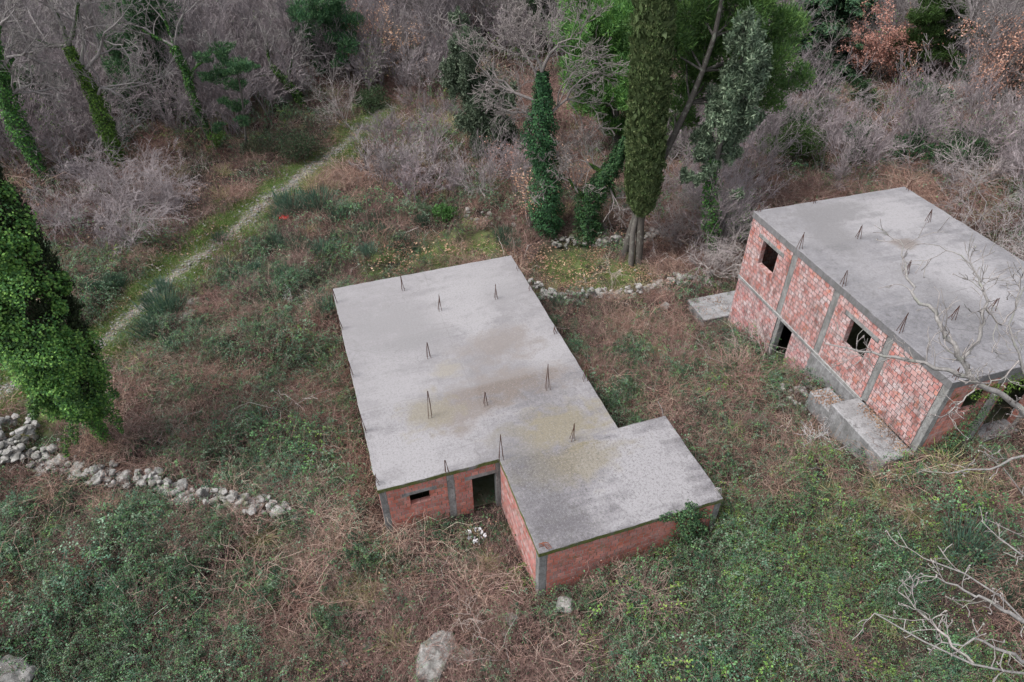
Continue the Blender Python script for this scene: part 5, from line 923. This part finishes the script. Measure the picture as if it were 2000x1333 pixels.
# ------------------------------------------------------------------ leafless shrubs, fallen and pale branches close by
def twiggy(base, n, L, col, label, seed, name='dead_shrub', spread=.9, depth=2, rad=.022, wan=.45, up=0., kids=(3, 5), lean=(0, 0), cat='shrub', group=None):
    r = np.random.RandomState(seed); B = gnd(*base); out = []
    for k in range(n): grow(out, r, B + [*r.normal(0, .12, 2), -.05], nrm(np.array([lean[0]+r.normal(0, spread), lean[1]+r.normal(0, spread), 1])), L*r.uniform(.6, 1.1), rad*r.uniform(.6, 1.1), depth, up, kids, .6, wan, .9, 5)
    m = MB(); tubes(m, out, col, .006); m.V = [v-B for v in m.V]; o = m.build(name, M_twig, None, True); o.location = B; return tag(o, label, cat, group)
WH = (.52, .50, .50)
twiggy((578,585), 9, 1.0, WH, 'bleached white twiggy dead shrub left of the low roof', 401, spread=1.0, wan=.35, up=-.15)
twiggy((1565,890), 7, 1.6, WH, 'pale contorted bare fig shrub between the two buildings', 402, spread=.9, depth=3, rad=.026, wan=.45, kids=(2, 4))
twiggy((1600,905), 14, 1.5, (.24,.17,.13), 'upright brown bare stems below the pale fig shrub', 403, spread=.25, wan=.15, depth=1)
twiggy((1200,560), 4, 1.5, (.40,.34,.29), 'thin pale bare sapling standing by the broken stone line', 404, spread=.25, wan=.25, depth=2)
twiggy((1150,560), 5, 1.1, (.34,.29,.26), 'low crooked bare shrub by the broken stone line', 405, spread=.8)
twiggy((1500,710), 4, 3.0, (.36,.30,.28), 'long fallen pale branches below the right house door', 406, spread=.5, lean=(-1.6,-.3), wan=.2, rad=.03)
twiggy((1440,720), 5, 1.8, (.34,.27,.24), 'thin arching bare shrub in front of the right house door', 407, spread=.6, depth=2)
twiggy((1720,880), 7, 1.2, (.22,.17,.15), 'dark thin bare stems in front of the tall concrete platform', 408, spread=.3, wan=.15)
twiggy((1550,1250), 5, 1.2, (.38,.34,.31), 'grey bare twigs rising from the lower right brambles', 409, spread=.6)
twiggy((930,1290), 3, 1.0, (.40,.34,.30), 'thin pale dry stalk in the red weeds right of the big boulder', 410, spread=.3)
twiggy((935,1230), 3, 1.5, (.40,.34,.30), 'tall thin dry stalk among red weeds below the doorway', 411, spread=.2)
twiggy((805,1170), 4, .9, (.34,.27,.22), 'single dry sapling in the weeds below the doorway', 412, spread=.3)
twiggy((215,1130), 4, 1.2, (.40,.36,.32), 'pale fallen twigs on the lower left brambles', 413, spread=1.2, up=-.1)
twiggy((30,1260), 5, 1.6, (.44,.42,.38), 'grey bare branches poking in at the lower left edge', 414, spread=.9, lean=(-.6,0))
twiggy((1840,600), 5, 1.2, (.3,.26,.24), 'bare shoots behind the right house roof edge', 415, spread=.5)
for i, (px, py) in enumerate([(170,470),(250,490),(310,420),(230,400),(330,390)]): twiggy((px, py), 8, 3.0, (.29,.255,.262), 'large many-stemmed bare grey shrub in the hollow left of the path', 420+i, spread=.45, depth=3, wan=.2, rad=.024, kids=(4, 6), group='large bare shrubs in the hollow')
for i, (px, py) in enumerate([(1960,470),(1900,440),(1990,560),(1940,520)]): twiggy((px, py), 7, 2.6, (.34,.31,.31), 'long sprawling pale bare branches beyond the right house', 430+i, spread=1., depth=3, wan=.3, rad=.025, kids=(3, 5), group='sprawling bare shrubs beyond the right house')
for i, (px, py, h) in enumerate([(745,395,3.2),(860,385,3.4),(722,350,2.8)]): twiggy((px, py), 1, h, (.10,.085,.08), 'dark thin leaning bare trunk in the scrub right of the path', 440+i, spread=.2, depth=3, wan=.12, rad=.07, kids=(4, 6), group='dark thin trunks right of the path', cat='tree', name='bare_tree')
for i, (px, py, h) in enumerate([(1575,190,4.5),(680,250,3.6),(1420,520,2.4),(1330,480,2.6),(1400,540,2.2)]): twiggy((px, py), 6, h, (.36,.32,.31), ['pale many-branched bare shrub under the dark fir','pale bare young tree beside the end of the path','pale bare shrub close to the left corner of the right house','round bare shrub right of the cypress trunks','pale bare shrub by the grey concrete slab'][i], 450+i, spread=.4, depth=3, wan=.2, rad=.04, kids=(4, 5))
B = gnd(1985, 195); r = np.random.RandomState(460); t_ = empty('bare_tree', B, 'leaning dark-trunked bare tree in the upper right corner', 'tree'); P = path_pts(up_at(B, [(1985,195),(1965,130),(1930,75),(1895,40)]), 8); bark_obj([(P, np.linspace(.2,.08,8), 9)], 'trunk', t_, BK, B); out = []
for k in range(26): i = r.randint(2, 8); grow(out, r, P[i], nrm(r.normal(0, .7, 3)+[0,0,.5]), 3.2*r.uniform(.5,1), .06, 3, .05, (3, 5), .6, .25, .8)
bark_obj(out, 'branches', t_, (.28,.25,.25), B, .009)

# ------------------------------------------------------------------ big bare tree at the right edge, its limbs reaching into the picture
r = np.random.RandomState(500); B = np.array([17.2, 8.6, T1(17.2, 8.6)]); t_ = empty('bare_fig_tree', B, 'big pale-barked bare tree rooted beyond the right edge, knobbly twigs over the right house', 'tree')
def D(px, py, t): return atd(px, py, t)
fork = D(2130, 870, 12.6); P = path_pts(np.array([B-[0,0,.4], B+[-.6,.3,3.5], fork*.5+B*.5+[.5,0,0], fork]), 12); bark_obj([(P, np.linspace(.34,.17,12), 9)], 'trunk', t_, (.26,.25,.235), B)
limbs = [
 ([fork, D(2000,808,12.4), D(1930,758,12.2), D(1880,735,12.1), D(1800,708,12.2), D(1740,698,12.4), D(1690,690,12.6), D(1660,683,12.8), D(1610,672,13.)], .125, .015),
 ([D(1900,742,12.1), D(1875,705,12.1), D(1870,685,12.0), D(1840,645,12.0), D(1825,610,12.1), D(1790,590,12.2), D(1780,560,12.3), D(1757,470,12.6)], .085, .012),
 ([D(1880,700,12.05), D(1910,670,11.9), D(1920,640,11.8), D(1927,590,11.8), D(1915,545,11.9), D(1880,500,12.1), D(1835,480,12.3)], .055, .010),
 ([D(1925,600,11.8), D(1950,640,11.8), D(1985,600,11.7), D(1990,550,11.6), D(2010,520,11.5)], .03, .010),
 ([D(1910,750,12.1), D(1880,790,11.9), D(1850,812,11.8), D(1800,815,11.7)], .03, .010),
 ([D(1990,705,12.), D(1960,740,12.), D(1900,750,12.), D(1870,745,12.)], .03, .02),
 ([D(2040,830,12.4), D(1990,700,12.), D(1975,640,12.), D(2000,560,12.)], .05, .012),
 ([D(1740,700,12.4), D(1700,712,12.3), D(1675,693,12.3)], .022, .010),
 ([fork, D(2080,900,11.6), D(2000,890,11.2), D(1940,910,11.), D(1860,923,10.9)], .07, .012),
 ([fork, D(2120,1000,11.), D(2040,1000,10.2), D(1975,940,10.0), D(1960,910,9.9)], .04, .010),
 ([fork, D(2150,1050,10.5), D(2030,1060,9.6), D(1930,1015,9.4)], .04, .010),
 ([P[8], D(2150,1200,9.2), D(2020,1230,8.8), D(1960,1170,8.8), D(1900,1130,8.9), D(1850,1105,9.), D(1800,1090,9.1)], .085, .010),
 ([D(2000,1215,8.8), D(1930,1175,8.7), D(1880,1150,8.8), D(1830,1130,8.9)], .045, .010),
 ([P[8], D(2160,1330,8.6), D(2050,1325,8.2), D(1950,1310,8.0), D(1880,1290,8.0), D(1800,1245,8.1), D(1710,1190,8.3)], .075, .010),
 ([D(1900,1295,8.), D(1860,1250,8.1), D(1820,1215,8.2), D(1755,1160,8.4)], .04, .010),
 ([D(2050,1325,8.2), D(1990,1280,8.), D(1900,1250,8.), D(1850,1260,8.1)], .05, .010),
 ([D(2150,1200,9.2), D(2050,1130,9.), D(1990,1080,9.), D(1950,1050,9.1)], .05, .010)]
out = []
for pts, r0, r1 in limbs:
    Q = path_pts(np.array(pts), len(pts)*3); Q[2:] += r.normal(0, .025, (len(Q)-2, 3)); R = np.linspace(r0*.68, r1*.8, len(Q)); out.append((Q, R, 5))
    for _ in range(int(len(pts)*2.6)):
        i = r.randint(3, len(Q)); d = nrm(Q[i]-Q[i-1]); grow(out, r, Q[i], nrm(d*.8 + np.cross(d, r.normal(0, 1, 3))*.9 + [0,0,.2]), r.uniform(.3, .75)*(.6 if Q[i][2] > 12 and Q[i][1] < 9 else 1), max(.006, R[i]*.35), 1, .12, (1, 3), .5, .3, .9)
    for pts_, rd, dp in list(out[-30:]):
        if dp == 0 and r.rand() < .8: e = pts_[-1]; out.append((np.array([e, e+nrm(r.normal(0,1,3)+[0,0,.5])*.035]), np.array([.013, .008]), 0))
m = MB(); tubes(m, out, lambda q: (.31,.295,.285) if q > .03 else (.40,.365,.35), .0065, .03); m.V = [v-B for v in m.V]; m.build('branches', M_bark, t_, True)

# dead leaves and rubble lying on the concrete slabs
r = np.random.RandomState(31); P = [F2.w(r.uniform(8.9, 11.6), -.08-abs(r.normal(0, .12)), 4.145) for _ in range(11)] + [F2.w(r.uniform(-1.7, -.1), r.uniform(-1.2, 1.5), 1.625) for _ in range(7)] + [F2.w(r.uniform(7.6, 8.7), r.uniform(-1.05, -.3), 3.625) for _ in range(10)]
scatter('fallen_leaves', [mk_flat(70+i, 40, .22, .07, ((.28,.17,.12),(.20,.13,.09),(.36,.23,.16)), .01) for i in range(2)], P, r.uniform(0, 6, len(P)), r.uniform(.6, 1.1, len(P)), r.randint(2, size=len(P)), 0, 5)
m = MB(); B = F2.w(7.3, -.8, 3.0)
for k in range(60):
    q = F2.w(r.uniform(6.2, 8.4), r.uniform(-1.5, -.15)); rock_into(m, r, (q[0]-B[0], q[1]-B[1], max(T1(q[0], q[1]), 2.8)+.05-B[2]), r.uniform(.06, .17), .7, 1)
tag(m.build('rubble_heap', M_rock, loc=B), 'heap of broken concrete and stone rubble at the left end of the tall platform', 'rubble')
